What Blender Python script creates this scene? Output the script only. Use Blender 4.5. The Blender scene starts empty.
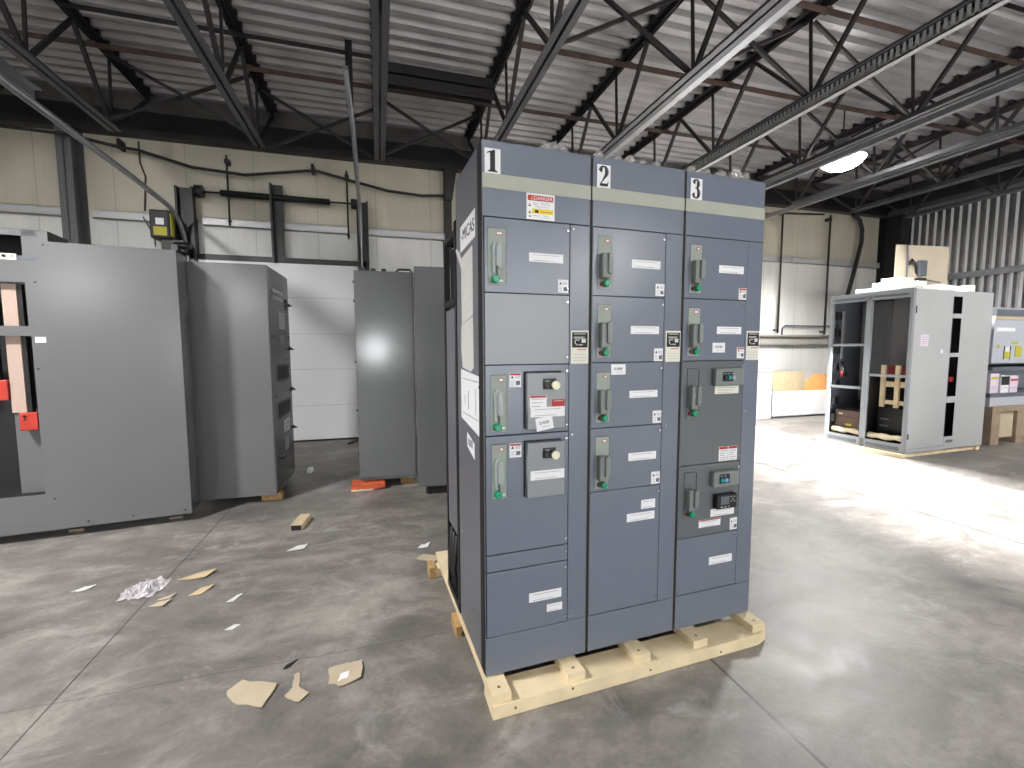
import bpy, bmesh, math, random
from mathutils import Vector, Matrix, noise
random.seed(7)
C = bpy.context.scene.collection
R = math.radians
sc = bpy.context.scene

# ------------------------------------------------------------------ materials
M = {}
def new_mat(name):
    m = bpy.data.materials.new(name); m.use_nodes = True
    b = m.node_tree.nodes['Principled BSDF']
    M[name] = m
    return m, m.node_tree, b
def flat(name, col, rough=.5, metal=0., spec=.5, bump=0., bscale=60., var=0., vscale=4., alpha=1., trans=0.):
    m, nt, b = new_mat(name)
    b.inputs['Base Color'].default_value = (*col, 1)
    b.inputs['Roughness'].default_value = rough
    b.inputs['Metallic'].default_value = metal
    b.inputs['Specular IOR Level'].default_value = spec
    b.inputs['Transmission Weight'].default_value = trans
    b.inputs['Alpha'].default_value = alpha
    tc = nt.nodes.new('ShaderNodeTexCoord')
    if var > 0:
        n = nt.nodes.new('ShaderNodeTexNoise'); n.inputs['Scale'].default_value = vscale; n.inputs['Detail'].default_value = 5
        nt.links.new(tc.outputs['Object'], n.inputs['Vector'])
        r = nt.nodes.new('ShaderNodeValToRGB')
        r.color_ramp.elements[0].position = .3; r.color_ramp.elements[1].position = .72
        r.color_ramp.elements[0].color = (*[c*(1-var) for c in col], 1)
        r.color_ramp.elements[1].color = (*[min(1, c*(1+var)) for c in col], 1)
        nt.links.new(n.outputs['Fac'], r.inputs['Fac']); nt.links.new(r.outputs['Color'], b.inputs['Base Color'])
    if bump > 0:
        n2 = nt.nodes.new('ShaderNodeTexNoise'); n2.inputs['Scale'].default_value = bscale; n2.inputs['Detail'].default_value = 4
        nt.links.new(tc.outputs['Object'], n2.inputs['Vector'])
        bp = nt.nodes.new('ShaderNodeBump'); bp.inputs['Strength'].default_value = bump; bp.inputs['Distance'].default_value = .01
        nt.links.new(n2.outputs['Fac'], bp.inputs['Height']); nt.links.new(bp.outputs['Normal'], b.inputs['Normal'])
    return m
def srgb(r, g, b):
    f = lambda c: (c/255/12.92) if c/255 <= .04045 else ((c/255+.055)/1.055)**2.4
    return (f(r), f(g), f(b))

flat('blue_grey', srgb(107,114,127), .25, 0, .5, .04, 35, .03, 2)
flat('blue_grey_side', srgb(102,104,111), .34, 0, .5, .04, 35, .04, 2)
flat('cover_grey', srgb(132,137,141), .32, 0, .5, .03, 35)
flat('dark_grey_door', srgb(94,99,102), .3, 0, .5, .03, 35)
flat('asa_dark', srgb(90,91,92), .24, 0, .5, .015, 30, .03, 1.5)
flat('mid_grey', srgb(108,111,112), .17, 0, .5, .01, 30, .03, 1.5)
flat('asa_grey', srgb(103,103,105), .22, 0, .5, .015, 30, .03, 1.5)
flat('light_grey', srgb(170,172,173), .42, 0, .5, .03, 30, .03, 2)
flat('gap_black', srgb(22,22,26), .7)
flat('black', srgb(20,20,22), .45)
flat('satin_black', srgb(24,24,26), .45)
flat('dark_steel', srgb(46,44,45), .5, .3, .5, .1, 40, .2, 3)
flat('joist_steel', srgb(38,36,37), .55, .2, .5, .1, 40, .25, 3)
flat('chord_steel', srgb(84,84,88), .45, .5, .5, .1, 40, .2, 3)
flat('galvanised', srgb(150,152,156), .38, .75, .5, .05, 30, .12, 6)
flat('galvanised_pale', srgb(190,190,192), .45, .35)
flat('rust', srgb(82,64,58), .7, .1, .5, .1, 40, .3, 6)
flat('olive_plate', srgb(142,150,142), .5)
flat('handle_grey', srgb(116,123,120), .4)
flat('pale_handle', srgb(150,157,157), .4)
flat('green_plastic', srgb(6,140,100), .3)
flat('teal_plastic', srgb(20,140,140), .3)
flat('blue_plastic', srgb(100,150,205), .3)
flat('white_paper', srgb(226,227,230), .6)
flat('paper_grey', srgb(204,204,202), .5, 0, .5, .8, 25)
flat('rib_shine', srgb(222,222,224), .4, .1)  # bright reflections on the galvanised ribs, put into the colour
flat('off_white', srgb(216,215,202), .6)
flat('yellow_paper', srgb(224,198,40), .6)
flat('red_print', srgb(168,44,42), .6)
flat('dark_red', srgb(110,34,34), .6)
flat('orange_print', srgb(220,140,60), .6)
flat('grey_print', srgb(150,150,155), .6)
flat('ink', srgb(13,13,15), .6)
flat('tape', srgb(160,163,151), .55, 0, .5, .05, 20, .05, 5)
flat('screw', srgb(205,208,212), .25, .8)
flat('cream_knob', srgb(226,222,196), .4)
flat('pine', srgb(226,208,172), .65, 0, .3, .1, 30, .12, 7)
flat('pine_end', srgb(186,152,104), .7, 0, .3, .1, 30, .15, 30)
flat('old_wood', srgb(150,132,114), .75, 0, .3, .2, 20, .2, 6)
flat('knot', srgb(130,92,58), .7)
flat('cardboard', srgb(184,170,148), .8, 0, .2, .1, 40, .06, 8)
flat('tan_card', srgb(190,172,140), .8, 0, .2, .1, 40, .08, 8)
flat('orange_card', srgb(204,146,88), .7, 0, .3, .1, 20, .1, 5)
flat('foam', srgb(238,242,234), .8, 0, .3, .05, 60)
flat('bar_tan', srgb(178,156,144), .6, 0, .4, .05, 20, .05, 3)
flat('insulator_red', srgb(178,52,40), .45, 0, .5, .05, 20, .12, 14)
flat('white_paint', srgb(236,236,238), .55, 0, .5, .03, 20)
flat('brown_box', srgb(100,80,70), .6, 0, .4, .05, 20, .1, 4)
flat('lilac_card', srgb(214,200,216), .7)
flat('yellow_label', srgb(180,172,50), .6)
flat('rubber', srgb(24,24,26), .6)
flat('orange_paint', srgb(214,100,62), .6, 0, .4, .1, 30, .2, 20)
flat('machine_grey', srgb(172,178,186), .45, 0, .5)
flat('slate', srgb(92,96,106), .5)
flat('kraft', srgb(222,206,176), .75, 0, .3, .3, 30, .08, 12)
flat('beige_board', srgb(216,202,180), .65, 0, .3, .03, 30, .05, 4)
flat('clear_film', (.95,.95,.97), .08, 0, .8, .4, 30, 0, 4, .42, .7)
flat('milky_film', srgb(232,228,232), .25, 0, .7, .4, 30, 0, 4, .7, .3)
flat('foil', srgb(120,118,116), .3, .8, .5, 1., 5, .3, 2)
flat('rail_grey', srgb(150,148,142), .5)

def emission(name, col, s):
    m, nt, b = new_mat(name)
    b.inputs['Base Color'].default_value = (*col, 1)
    b.inputs['Emission Color'].default_value = (*col, 1); b.inputs['Emission Strength'].default_value = s
emission('lamp_glow', (1, .98, .95), 60)

def mathn(nt, op, a, b=None, c=None):
    n = nt.nodes.new('ShaderNodeMath'); n.operation = op
    for i, v in enumerate((a, b, c)):
        if v is None: continue
        if isinstance(v, (int, float)): n.inputs[i].default_value = v
        else: nt.links.new(v, n.inputs[i])
    return n.outputs[0]
def concrete():
    m, nt, b = new_mat('concrete')
    tc = nt.nodes.new('ShaderNodeTexCoord'); sep = nt.nodes.new('ShaderNodeSeparateXYZ')
    nt.links.new(tc.outputs['Object'], sep.inputs[0])
    def nz(scale, det, dist=0., vec=None, rough=.6):
        n = nt.nodes.new('ShaderNodeTexNoise'); n.inputs['Scale'].default_value = scale
        n.inputs['Detail'].default_value = det; n.inputs['Distortion'].default_value = dist; n.inputs['Roughness'].default_value = rough
        nt.links.new(vec or tc.outputs['Object'], n.inputs['Vector']); return n.outputs['Fac']
    mp = nt.nodes.new('ShaderNodeMapping'); mp.inputs['Scale'].default_value = (1, 1.5, 1); mp.inputs['Rotation'].default_value = (0, 0, R(25))
    nt.links.new(tc.outputs['Object'], mp.inputs[0])
    big = nz(.9, 8, .6, mp.outputs[0], .62); mid = nz(3.2, 8, .8, mp.outputs[0], .65); fine = nz(40, 5)
    s = mathn(nt, 'ADD', mathn(nt, 'MULTIPLY', big, .55), mathn(nt, 'MULTIPLY', mid, .35))
    s = mathn(nt, 'ADD', s, mathn(nt, 'MULTIPLY', fine, .10))
    rp = nt.nodes.new('ShaderNodeValToRGB'); e = rp.color_ramp.elements
    e[0].position = .36; e[0].color = (*srgb(82,80,78), 1); e[1].position = .64; e[1].color = (*srgb(160,155,149), 1)
    x = e.new(.5); x.color = (*srgb(120,116,112), 1)
    nt.links.new(s, rp.inputs['Fac'])
    # pale patches scattered by noise
    sc_ = nz(1.6, 10, 1.4, mp.outputs[0], .7)
    r2 = nt.nodes.new('ShaderNodeValToRGB'); r2.color_ramp.elements[0].position = .56; r2.color_ramp.elements[1].position = .68
    nt.links.new(sc_, r2.inputs['Fac'])
    mx = nt.nodes.new('ShaderNodeMixRGB'); mx.inputs[2].default_value = (*srgb(196,193,192), 1)
    nt.links.new(mathn(nt, 'MULTIPLY', r2.outputs['Color'], .3), mx.inputs[0]); nt.links.new(rp.outputs['Color'], mx.inputs[1])
    # saw-cut joints: one grid across the slab
    def line(coord, pos, w):
        return mathn(nt, 'LESS_THAN', mathn(nt, 'ABSOLUTE', mathn(nt, 'SUBTRACT', coord, pos)), w)
    j = None
    for p, w in ((-4.5, .004), (-1.42, .0045), (1.55, .008), (4.83, .012), (8.2, .006)):
        l = line(sep.outputs['X'], p, w); j = l if j is None else mathn(nt, 'MAXIMUM', j, l)
    wob = mathn(nt, 'MULTIPLY', mathn(nt, 'SUBTRACT', mid, .5), .03)
    ly = mathn(nt, 'MULTIPLY', line(mathn(nt, 'ADD', sep.outputs['Y'], wob), 2.35, .004), mathn(nt, 'LESS_THAN', sep.outputs['X'], .35))
    j2 = mathn(nt, 'MAXIMUM', j, mathn(nt, 'MULTIPLY', ly, .45))
    m2 = nt.nodes.new('ShaderNodeMixRGB'); m2.inputs[2].default_value = (*srgb(62,58,56), 1)
    nt.links.new(mathn(nt, 'MULTIPLY', j2, .85), m2.inputs[0]); nt.links.new(mx.outputs[0], m2.inputs[1])
    nt.links.new(m2.outputs[0], b.inputs['Base Color'])
    rr = mathn(nt, 'ADD', mathn(nt, 'MULTIPLY', mid, .35), .28)
    nt.links.new(rr, b.inputs['Roughness'])
    bp = nt.nodes.new('ShaderNodeBump'); bp.inputs['Strength'].default_value = .25; bp.inputs['Distance'].default_value = .01
    nt.links.new(mathn(nt, 'ADD', mathn(nt, 'MULTIPLY', mid, .5), mathn(nt, 'MULTIPLY', fine, .3)), bp.inputs['Height'])
    nt.links.new(bp.outputs['Normal'], b.inputs['Normal'])
concrete()
def liner(name, lower, upper, zsplit, axis='X'):
    m, nt, b = new_mat(name)
    tc = nt.nodes.new('ShaderNodeTexCoord'); sep = nt.nodes.new('ShaderNodeSeparateXYZ')
    nt.links.new(tc.outputs['Object'], sep.inputs[0])
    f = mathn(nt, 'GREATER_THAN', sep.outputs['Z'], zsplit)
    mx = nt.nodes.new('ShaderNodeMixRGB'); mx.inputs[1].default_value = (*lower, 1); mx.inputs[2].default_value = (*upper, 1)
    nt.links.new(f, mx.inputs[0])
    n = nt.nodes.new('ShaderNodeTexNoise'); n.inputs['Scale'].default_value = 1.2; n.inputs['Detail'].default_value = 6
    mp = nt.nodes.new('ShaderNodeMapping'); mp.inputs['Scale'].default_value = (3, 3, .6)
    nt.links.new(tc.outputs['Object'], mp.inputs[0]); nt.links.new(mp.outputs[0], n.inputs['Vector'])
    hv = nt.nodes.new('ShaderNodeMixRGB'); hv.blend_type = 'MULTIPLY'; hv.inputs[0].default_value = .35
    nt.links.new(mx.outputs[0], hv.inputs[1]); nt.links.new(n.outputs['Fac'], hv.inputs[2])
    # sheet seams
    fr = mathn(nt, 'FRACT', mathn(nt, 'DIVIDE', sep.outputs[axis], .92))
    seam = mathn(nt, 'LESS_THAN', fr, .009)
    m3 = nt.nodes.new('ShaderNodeMixRGB'); m3.inputs[2].default_value = (*srgb(120,116,108), 1)
    nt.links.new(mathn(nt, 'MULTIPLY', seam, .6), m3.inputs[0]); nt.links.new(hv.outputs[0], m3.inputs[1])
    nt.links.new(m3.outputs[0], b.inputs['Base Color'])
    b.inputs['Roughness'].default_value = .45
    p = mathn(nt, 'PINGPONG', mathn(nt, 'MULTIPLY', sep.outputs[axis], 1/.075), .5)
    p2 = mathn(nt, 'GREATER_THAN', p, .38)
    bp = nt.nodes.new('ShaderNodeBump'); bp.inputs['Strength'].default_value = .55; bp.inputs['Distance'].default_value = .012
    nt.links.new(p2, bp.inputs['Height']); nt.links.new(bp.outputs['Normal'], b.inputs['Normal'])
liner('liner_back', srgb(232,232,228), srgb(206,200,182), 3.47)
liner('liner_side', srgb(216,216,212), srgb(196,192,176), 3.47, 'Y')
flat('deck_metal', srgb(168,166,168), .4, .45, .5, .06, 8, .18, 2.2)
flat('rib_metal', srgb(190,190,194), .22, .9, .5, .05, 10, .15, 3)
flat('black_wrap', srgb(26,25,26), .32, .1, .6, .5, 4, .3, 2)
def door_mat():
    m, nt, b = new_mat('door_white')
    b.inputs['Base Color'].default_value = (*srgb(226,228,231), 1); b.inputs['Roughness'].default_value = .4
    tc = nt.nodes.new('ShaderNodeTexCoord'); sep = nt.nodes.new('ShaderNodeSeparateXYZ'); nt.links.new(tc.outputs['Object'], sep.inputs[0])
    p = mathn(nt, 'PINGPONG', mathn(nt, 'MULTIPLY', sep.outputs['Z'], 1/.06), .5)
    bp = nt.nodes.new('ShaderNodeBump'); bp.inputs['Strength'].default_value = .25; bp.inputs['Distance'].default_value = .006
    nt.links.new(mathn(nt, 'GREATER_THAN', p, .42), bp.inputs['Height']); nt.links.new(bp.outputs['Normal'], b.inputs['Normal'])
door_mat()

# ------------------------------------------------------------------ mesh builder
class MB:
    def __init__(s): s.bm = bmesh.new(); s.mi = 0; s.mats = []
    def mat(s, name):
        if name not in s.mats: s.mats.append(name)
        s.mi = s.mats.index(name); return s
    def _f(s, vs):
        try:
            f = s.bm.faces.new(vs); f.material_index = s.mi; return f
        except ValueError: return None
    def box(s, x0, x1, y0, y1, z0, z1, rot=None):
        if x0 > x1: x0, x1 = x1, x0
        if y0 > y1: y0, y1 = y1, y0
        if z0 > z1: z0, z1 = z1, z0
        c = Vector(((x0+x1)/2, (y0+y1)/2, (z0+z1)/2)); vs = []
        for dx in (x0, x1):
            for dy in (y0, y1):
                for dz in (z0, z1):
                    p = Vector((dx, dy, dz))
                    if rot is not None: p = c + rot @ (p-c)
                    vs.append(s.bm.verts.new(p))
        for q in ((0,1,3,2),(4,6,7,5),(0,4,5,1),(2,3,7,6),(0,2,6,4),(1,5,7,3)): s._f([vs[i] for i in q])
        return s
    def bbox(s, x0, x1, y0, y1, z0, z1, r=.004):
        """box with bevelled edges"""
        t = bmesh.new()
        bmesh.ops.create_cube(t, size=1)
        for v in t.verts: v.co = Vector(((x0+x1)/2+v.co.x*(x1-x0), (y0+y1)/2+v.co.y*(y1-y0), (z0+z1)/2+v.co.z*(z1-z0)))
        bmesh.ops.bevel(t, geom=t.edges[:], offset=r, segments=2, affect='EDGES', profile=.5)
        s._merge(t); return s
    def _merge(s, t):
        mp = {v: s.bm.verts.new(v.co) for v in t.verts}
        for f in t.faces:
            g = s._f([mp[v] for v in f.verts])
            if g: g.smooth = f.smooth
        t.free()
    def bar(s, a, b, w, h=None, up=(0,0,1)):
        h = h or w; a = Vector(a); b = Vector(b); d = (b-a).normalized(); u = Vector(up)
        if abs(d.dot(u)) > .99: u = Vector((0,1,0))
        r = d.cross(u).normalized(); u = r.cross(d)
        vs = [s.bm.verts.new(p + r*sx*w/2 + u*sz*h/2) for p in (a, b) for sx, sz in ((-1,-1),(1,-1),(1,1),(-1,1))]
        for q in ((3,2,1,0),(4,5,6,7),(0,1,5,4),(1,2,6,5),(2,3,7,6),(3,0,4,7)): s._f([vs[i] for i in q])
        return s
    def tube(s, pts, r, n=8, cap=True):
        pts = [Vector(p) for p in pts]; rings = []; pu = None
        for i, p in enumerate(pts):
            d = (pts[min(i+1, len(pts)-1)] - pts[max(i-1, 0)]).normalized()
            if pu is None:
                u = Vector((0,0,1)) if abs(d.z) < .9 else Vector((0,1,0))
            else: u = pu
            u = (u - d*u.dot(d)).normalized(); v = d.cross(u); pu = u
            rr = r[i] if isinstance(r, (list, tuple)) else r
            rings.append([s.bm.verts.new(p + (u*math.cos(2*math.pi*k/n) + v*math.sin(2*math.pi*k/n))*rr) for k in range(n)])
        for a, b in zip(rings, rings[1:]):
            for k in range(n):
                f = s._f([a[k], a[(k+1)%n], b[(k+1)%n], b[k]])
                if f: f.smooth = True
        if cap: s._f(rings[0][::-1]); s._f(rings[-1])
        return s
    def prism(s, poly, y0, y1, tf=None):
        """polygon in x,z extruded along y"""
        tf = tf or (lambda p: p)
        a = [s.bm.verts.new(tf(Vector((x, y0, z)))) for x, z in poly]; b = [s.bm.verts.new(tf(Vector((x, y1, z)))) for x, z in poly]
        s._f(a); s._f(b[::-1]); n = len(poly)
        for i in range(n): s._f([a[i], b[i], b[(i+1)%n], a[(i+1)%n]])
        return s
    def plate(s, poly, z0, z1, zf=None):
        """polygon in x,y extruded along z; zf gives extra height per point"""
        zf = zf or (lambda x, y: 0)
        a = [s.bm.verts.new((x, y, z0+zf(x, y))) for x, y in poly]; b = [s.bm.verts.new((x, y, z1+zf(x, y))) for x, y in poly]
        s._f(a[::-1]); s._f(b); n = len(poly)
        for i in range(n): s._f([a[i], a[(i+1)%n], b[(i+1)%n], b[i]])
        return s
    def build(s, name, mat=None, parent=None, loc=(0,0,0), rz=0., smooth=False):
        if mat: 
            if s.mats and s.mats[0] != mat and mat not in s.mats: s.mats = [mat] + s.mats if not s.mats else s.mats
            if not s.mats: s.mats = [mat]
        bmesh.ops.recalc_face_normals(s.bm, faces=s.bm.faces[:])
        me = bpy.data.meshes.new(name); s.bm.to_mesh(me); s.bm.free()
        for k in (s.mats or [mat]): me.materials.append(M[k])
        o = bpy.data.objects.new(name, me); C.objects.link(o)
        o.location = loc; o.rotation_euler = (0, 0, rz)
        if parent is not None: o.parent = parent
        return o
def tag(o, label, cat, group=None, kind=None):
    o['label'] = label; o['category'] = cat
    if group: o['group'] = group
    if kind: o['kind'] = kind
    return o
def struct(o): o['kind'] = 'structure'; return o
def thing(name, label, cat, loc=(0,0,0), rz=0., group=None):
    o = bpy.data.objects.new(name, None); C.objects.link(o); o.location = loc; o.rotation_euler = (0, 0, rz)
    o.empty_display_size = .2
    return tag(o, label, cat, group)
def B(*a): return MB().box(*a)
def kids(o): return [c for c in list(bpy.data.objects) if c.parent == o]
def dup(root, loc, rz, label):
    r = root.copy(); C.objects.link(r); r.location = loc; r.rotation_euler = (0, 0, rz); r['label'] = label
    for ch in kids(root):
        c = ch.copy(); C.objects.link(c); c.parent = r
        for g in kids(ch):
            d = g.copy(); C.objects.link(d); d.parent = c
    return r

# ------------------------------------------------------------------ camera
cam = bpy.data.objects.new('camera', bpy.data.cameras.new('camera')); C.objects.link(cam); sc.camera = cam
yaw, pitch, roll, fl, ch = 0.286281848, 0.0819069484, -0.00270696, 449.491681, 1.55712856
f_ = Vector((math.sin(yaw)*math.cos(pitch), math.cos(yaw)*math.cos(pitch), -math.sin(pitch)))
r_ = Vector((math.cos(yaw), -math.sin(yaw), 0)); u_ = r_.cross(f_)
r2 = r_*math.cos(roll) + u_*math.sin(roll); u2 = -r_*math.sin(roll) + u_*math.cos(roll)
cam.matrix_world = Matrix(((r2.x, u2.x, -f_.x, 0), (r2.y, u2.y, -f_.y, 0), (r2.z, u2.z, -f_.z, ch), (0, 0, 0, 1)))
cam.data.sensor_width = 36; cam.data.lens = fl*36/1024; cam.data.clip_start = .02; cam.data.clip_end = 200

# ------------------------------------------------------------------ room shell
XL, XR, YF, YB, ZD = -9.0, 12.0, -7.0, 8.2, 5.25
struct(B(XL-.2, XR+.2, YF-.2, YB+.2, -.2, 0).build('floor', 'concrete'))
# back wall with the sectional door opening X -2.72..-.22, Z 0..2.9
DX0, DX1, DZ = -2.72, -.22, 2.9
w = MB(); w.box(XL, DX0, YB, YB+.15, 0, 5.4); w.box(DX1, XR, YB, YB+.15, 0, 5.4); w.box(DX0, DX1, YB, YB+.15, DZ, 5.4)
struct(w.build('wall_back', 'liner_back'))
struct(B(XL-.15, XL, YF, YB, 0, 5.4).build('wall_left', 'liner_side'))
# front wall behind the viewer with its open overhead doorway and two added windows
OX0, OX1, OZ = 1.9, 5.18, 4.2
WX0, WX1, WZ0, WZ1 = -1.8, -1.45, 1.32, 1.67
w = MB()
w.box(XL, -5.1, YF-.15, YF, 0, 5.4); w.box(-4.78, WX0, YF-.15, YF, 0, 5.4); w.box(-5.1, -4.78, YF-.15, YF, 0, 3.03); w.box(-5.1, -4.78, YF-.15, YF, 3.37, 5.4); w.box(WX0, WX1, YF-.15, YF, 0, WZ0); w.box(WX0, WX1, YF-.15, YF, WZ1, 5.4)
w.box(WX1, OX0, YF-.15, YF, 0, 5.4); w.box(OX0, OX1, YF-.15, YF, OZ, 5.4); w.box(OX1, XR, YF-.15, YF, 0, 5.4)
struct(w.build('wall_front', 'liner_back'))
# unseen block added in the yard to soften the sun patch's left edge
struct(B(-16, -2.5, -46, -45, -.2, 14).build('sun_blocker', 'liner_side'))
struct(B(-40, 40, -60, YF-.2, -.3, -.12).build('floor_outside', 'concrete'))
# right wall: unlined corrugated sheet
def corrug(n, pitch, depth, f):
    """profile points along one direction"""
    pts = []
    for i in range(n):
        o = i*pitch
        pts += [(o, 0), (o+pitch*.34, 0), (o+pitch*.5, depth), (o+pitch*.84, depth)]
    return pts
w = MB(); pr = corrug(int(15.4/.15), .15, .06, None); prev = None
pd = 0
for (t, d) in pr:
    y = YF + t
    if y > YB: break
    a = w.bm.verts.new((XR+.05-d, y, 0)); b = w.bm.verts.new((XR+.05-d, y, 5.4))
    w.mat('rib_shine' if (d > 0 and pd > 0) else 'rib_metal')
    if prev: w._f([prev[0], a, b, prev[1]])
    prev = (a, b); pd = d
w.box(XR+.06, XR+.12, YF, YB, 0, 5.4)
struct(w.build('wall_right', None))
for z_, nm_ in ((3.05, 'galvanised girt along the corrugated right wall, upper one'), (1.6, 'galvanised girt along the corrugated right wall, lower one')):
    tag(MB().box(XR-.11, XR-.03, YF+.1, YB-.6, z_-.06, z_+.06).build('wall_girt', 'galvanised'), nm_, 'girt')
# roof deck: corrugations run left to right
w = MB(); pr = corrug(int(15.5/.2)+1, .2, .05, None); prev = None
for (t, d) in pr:
    y = YF - .1 + t
    if y > YB+.15: break
    a = w.bm.verts.new((XL, y, ZD-.0+ (.05-d))); b = w.bm.verts.new((XR+.1, y, ZD + (.05-d)))
    if prev: w._f([prev[0], prev[1], b, a])
    prev = (a, b)
y = YF
while y < YB:      # raised side laps between sheets
    w.box(XL, XR+.1, y, y+.012, ZD-.011, ZD+.02); y += .8
w.box(XL-.1, XR+.2, YF-.15, YB+.15, ZD+.09, ZD+.2)
struct(w.build('ceiling', 'deck_metal'))
# eave strip above the liner
w = MB().mat('black_wrap'); w.box(XL, XR, YB-.10, YB, 4.72, 5.0); w.mat('foil').box(XL, XR, YB-.09, YB, 5.0, ZD-.005)
w.mat('dark_steel').box(XL, XR, YB-.16, YB, 4.64, 4.72)
struct(w.build('trim_1'))
w = MB().mat('black_wrap').box(XR-.25, XR-.05, YF, YB-.2, 4.72, ZD-.01); w.mat('chord_steel').box(XR-.32, XR-.04, YF, YB-.2, 4.62, 4.72)
struct(w.build('trim_2'))
w = MB().mat('chord_steel').box(XL, XR, YB-.05, YB, 0, .1)
# sectional door leaf
d = B(DX0-.02, DX1+.02, YB-.17, YB-.12, .02, DZ)
d = struct(d.build('door_1', 'door_white'))
B(DX0-.02, DX1+.02, YB-.175, YB-.115, 0, .03).build('door_seal', 'rubber', d)
for z in (.6, 1.2, 1.78, 2.36): B(DX0, DX1, YB-.172, YB-.168, z, z+.004).build('panel_joint', 'grey_print', d)
B(DX0-.06, DX1+.06, YB-.16, YB-.02, DZ, DZ+.09).build('door_head', 'satin_black', d)
w = struct(MB().box(WX0, WX1, YF-.1, YF-.09, WZ0, WZ1).build('added_window_1', 'clear_film'))  # unseen window, added to give the narrow grey cabinet its highlight
struct(MB().box(-5.1, -4.78, YF-.1, YF-.09, 3.03, 3.37).build('added_window_2', 'clear_film'))  # second unseen window, added for the highlight on the meter cabinet
fr = MB()
fr.box(WX0-.05, WX1+.05, YF-.02, YF+.02, WZ0-.05, WZ0); fr.box(WX0-.05, WX1+.05, YF-.02, YF+.02, WZ1, WZ1+.05)
fr.box(WX0-.05, WX0, YF-.02, YF+.02, WZ0, WZ1); fr.box(WX1, WX1+.05, YF-.02, YF+.02, WZ0, WZ1)
fr.build('added_window_frame', 'white_paint', w)

# ------------------------------------------------------------------ wall steel
def girt(x0, x1, z, label, lip=.0):
    m = MB(); m.box(x0, x1, YB-.085, YB-.075, z-.06, z+.06); m.box(x0, x1, YB-.085, YB-.001, z+.05, z+.06); m.box(x0, x1, YB-.085, YB-.001, z-.06, z-.05)
    return tag(m.build('wall_girt', 'galvanised_pale'), label, 'girt', 'steel girts on the back wall')
girt(XL+.02, -4.24, 3.5, 'galvanised horizontal girt on the back wall left of the steel column')
girt(-3.94, -2.98, 3.5, 'short galvanised girt between the steel column and the door operator')
girt(-2.55, -.42, 3.5, 'galvanised girt crossing above the white overhead door')
girt(-.12, 8.95, 3.5, 'long galvanised girt running behind the numbered cabinets')
girt(8.98, 11.68, 3.5, 'galvanised girt on the back wall right end near the dark corner column')
m = MB(); m.box(5.0, 11.6, YB-.10, YB-.001, 1.60, 1.82); m.box(5.0, 11.6, YB-.16, YB-.10, 1.78, 1.82)
tag(m.build('wall_rail', 'rail_grey'), 'grey ledge rail low on the back wall above the white bin', 'rail')
def wcolumn(x, w, yd, mat, name, label, z1=4.63):
    m = MB(); y1 = YB-.01
    m.box(x-w/2, x+w/2, y1-yd, y1-yd+.016, 0, z1); m.box(x-w/2, x+w/2, y1-.016, y1, 0, z1); m.box(x-.006, x+.006, y1-yd, y1, 0, z1)
    tag(m.build(name, mat), label, 'column')
wcolumn(-4.09, .17, .30, 'asa_grey', 'steel_column', 'grey steel wide-flange column against the back wall at left')
wcolumn(11.82, .26, .5, 'satin_black', 'steel_column', 'dark steel column in the far right corner')
m = MB(); m.box(1.16, 1.28, YB-.14, YB-.01, 0, 4.63); m.prism([(1.16, 4.62), (1.36, 4.62), (1.28, 4.1), (1.16, 4.1)], YB-.24, YB-.15)
tag(m.build('steel_column', 'dark_steel'), 'dark post with knee bracket rising just left of cabinet 1', 'column')
# vertical rods and cables on the back wall
def rod(x, z0, z1, r, mat, label, y=YB-.03, name='conduit', bx=0):
    m = MB(); m.tube([(x, y, z0), (x, y, z1)], r, 8)
    m.box(x-.03, x+.03, y-.02, YB-.001, z1-.12, z1-.06)
    m.box(x-.02, x+.02, y-.015, YB-.001, z0+.05, z0+.08)
    return tag(m.build(name, mat), label, 'conduit', 'thin conduits on the back wall')
rod(-.44, 3.35, 4.45, .014, 'dark_steel', 'thin dark rod hanging on the wall left of the right door track', y=YB-.11)
rod(-2.17, 3.45, 4.5, .014, 'dark_steel', 'thin dark rod on the wall right of the door operator', y=YB-.11)
rod(8.62, 1.86, 4.58, .02, 'dark_steel', 'vertical conduit on the back wall just right of cabinet 3', y=YB-.12)
rod(10.0, 1.83, 4.55, .022, 'dark_steel', 'vertical conduit on the back wall above the open grey cubicle', y=YB-.12)
m = MB(); m.tube([(-3.33, YB-.02, 4.6), (-3.33, YB-.02, 4.3), (-3.27, YB-.02, 4.1), (-3.31, YB-.02, 3.6)], .012, 6)
tag(m.build('hanging_wire', 'rust'), 'reddish wire hanging down the back wall left of the operator', 'wire')
m = MB(); m.tube([(-3.31, YB-.09, 3.5), (-3.2, YB-.14, 3.3), (-3.15, YB-.16, 3.16), (-3.13, YB-.2, 3.06)], .01, 6)
tag(m.build('hanging_wire', 'slate'), 'thin grey wire sagging from the girt towards the operator', 'wire')
pts = []
for x, z in ((-5.6, 4.5), (-4.95, 4.46), (-4.0, 4.44), (-3.52, 4.43), (-3.28, 4.41), (-2.6, 4.24), (-1.9, 4.2), (-1.05, 4.35), (-.85, 4.36), (-.4, 4.27), (.2, 4.16), (.75, 4.13), (1.2, 4.17)):
    pts.append((x, YB-.44 if x < -3.7 else YB-.2, z))
m = MB(); m.tube(pts, .023, 8)
for x, z in ((-3.52, 4.43), (-.95, 4.36)): m.box(x-.02, x+.02, YB-.16, YB-.001, z, z+.13)
tag(m.build('power_cable', 'rubber'), 'thick black cable sagging along the top of the back wall', 'cable')
m = MB(); m.tube([(7.0, YB-.03, 4.25), (7.7, YB-.05, 4.40), (8.8, YB-.04, 4.52), (9.9, YB-.04, 4.58)], .02, 8)
tag(m.build('power_cable', 'rubber'), 'black cable strung under the eave right of cabinet 3', 'cable')
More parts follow.
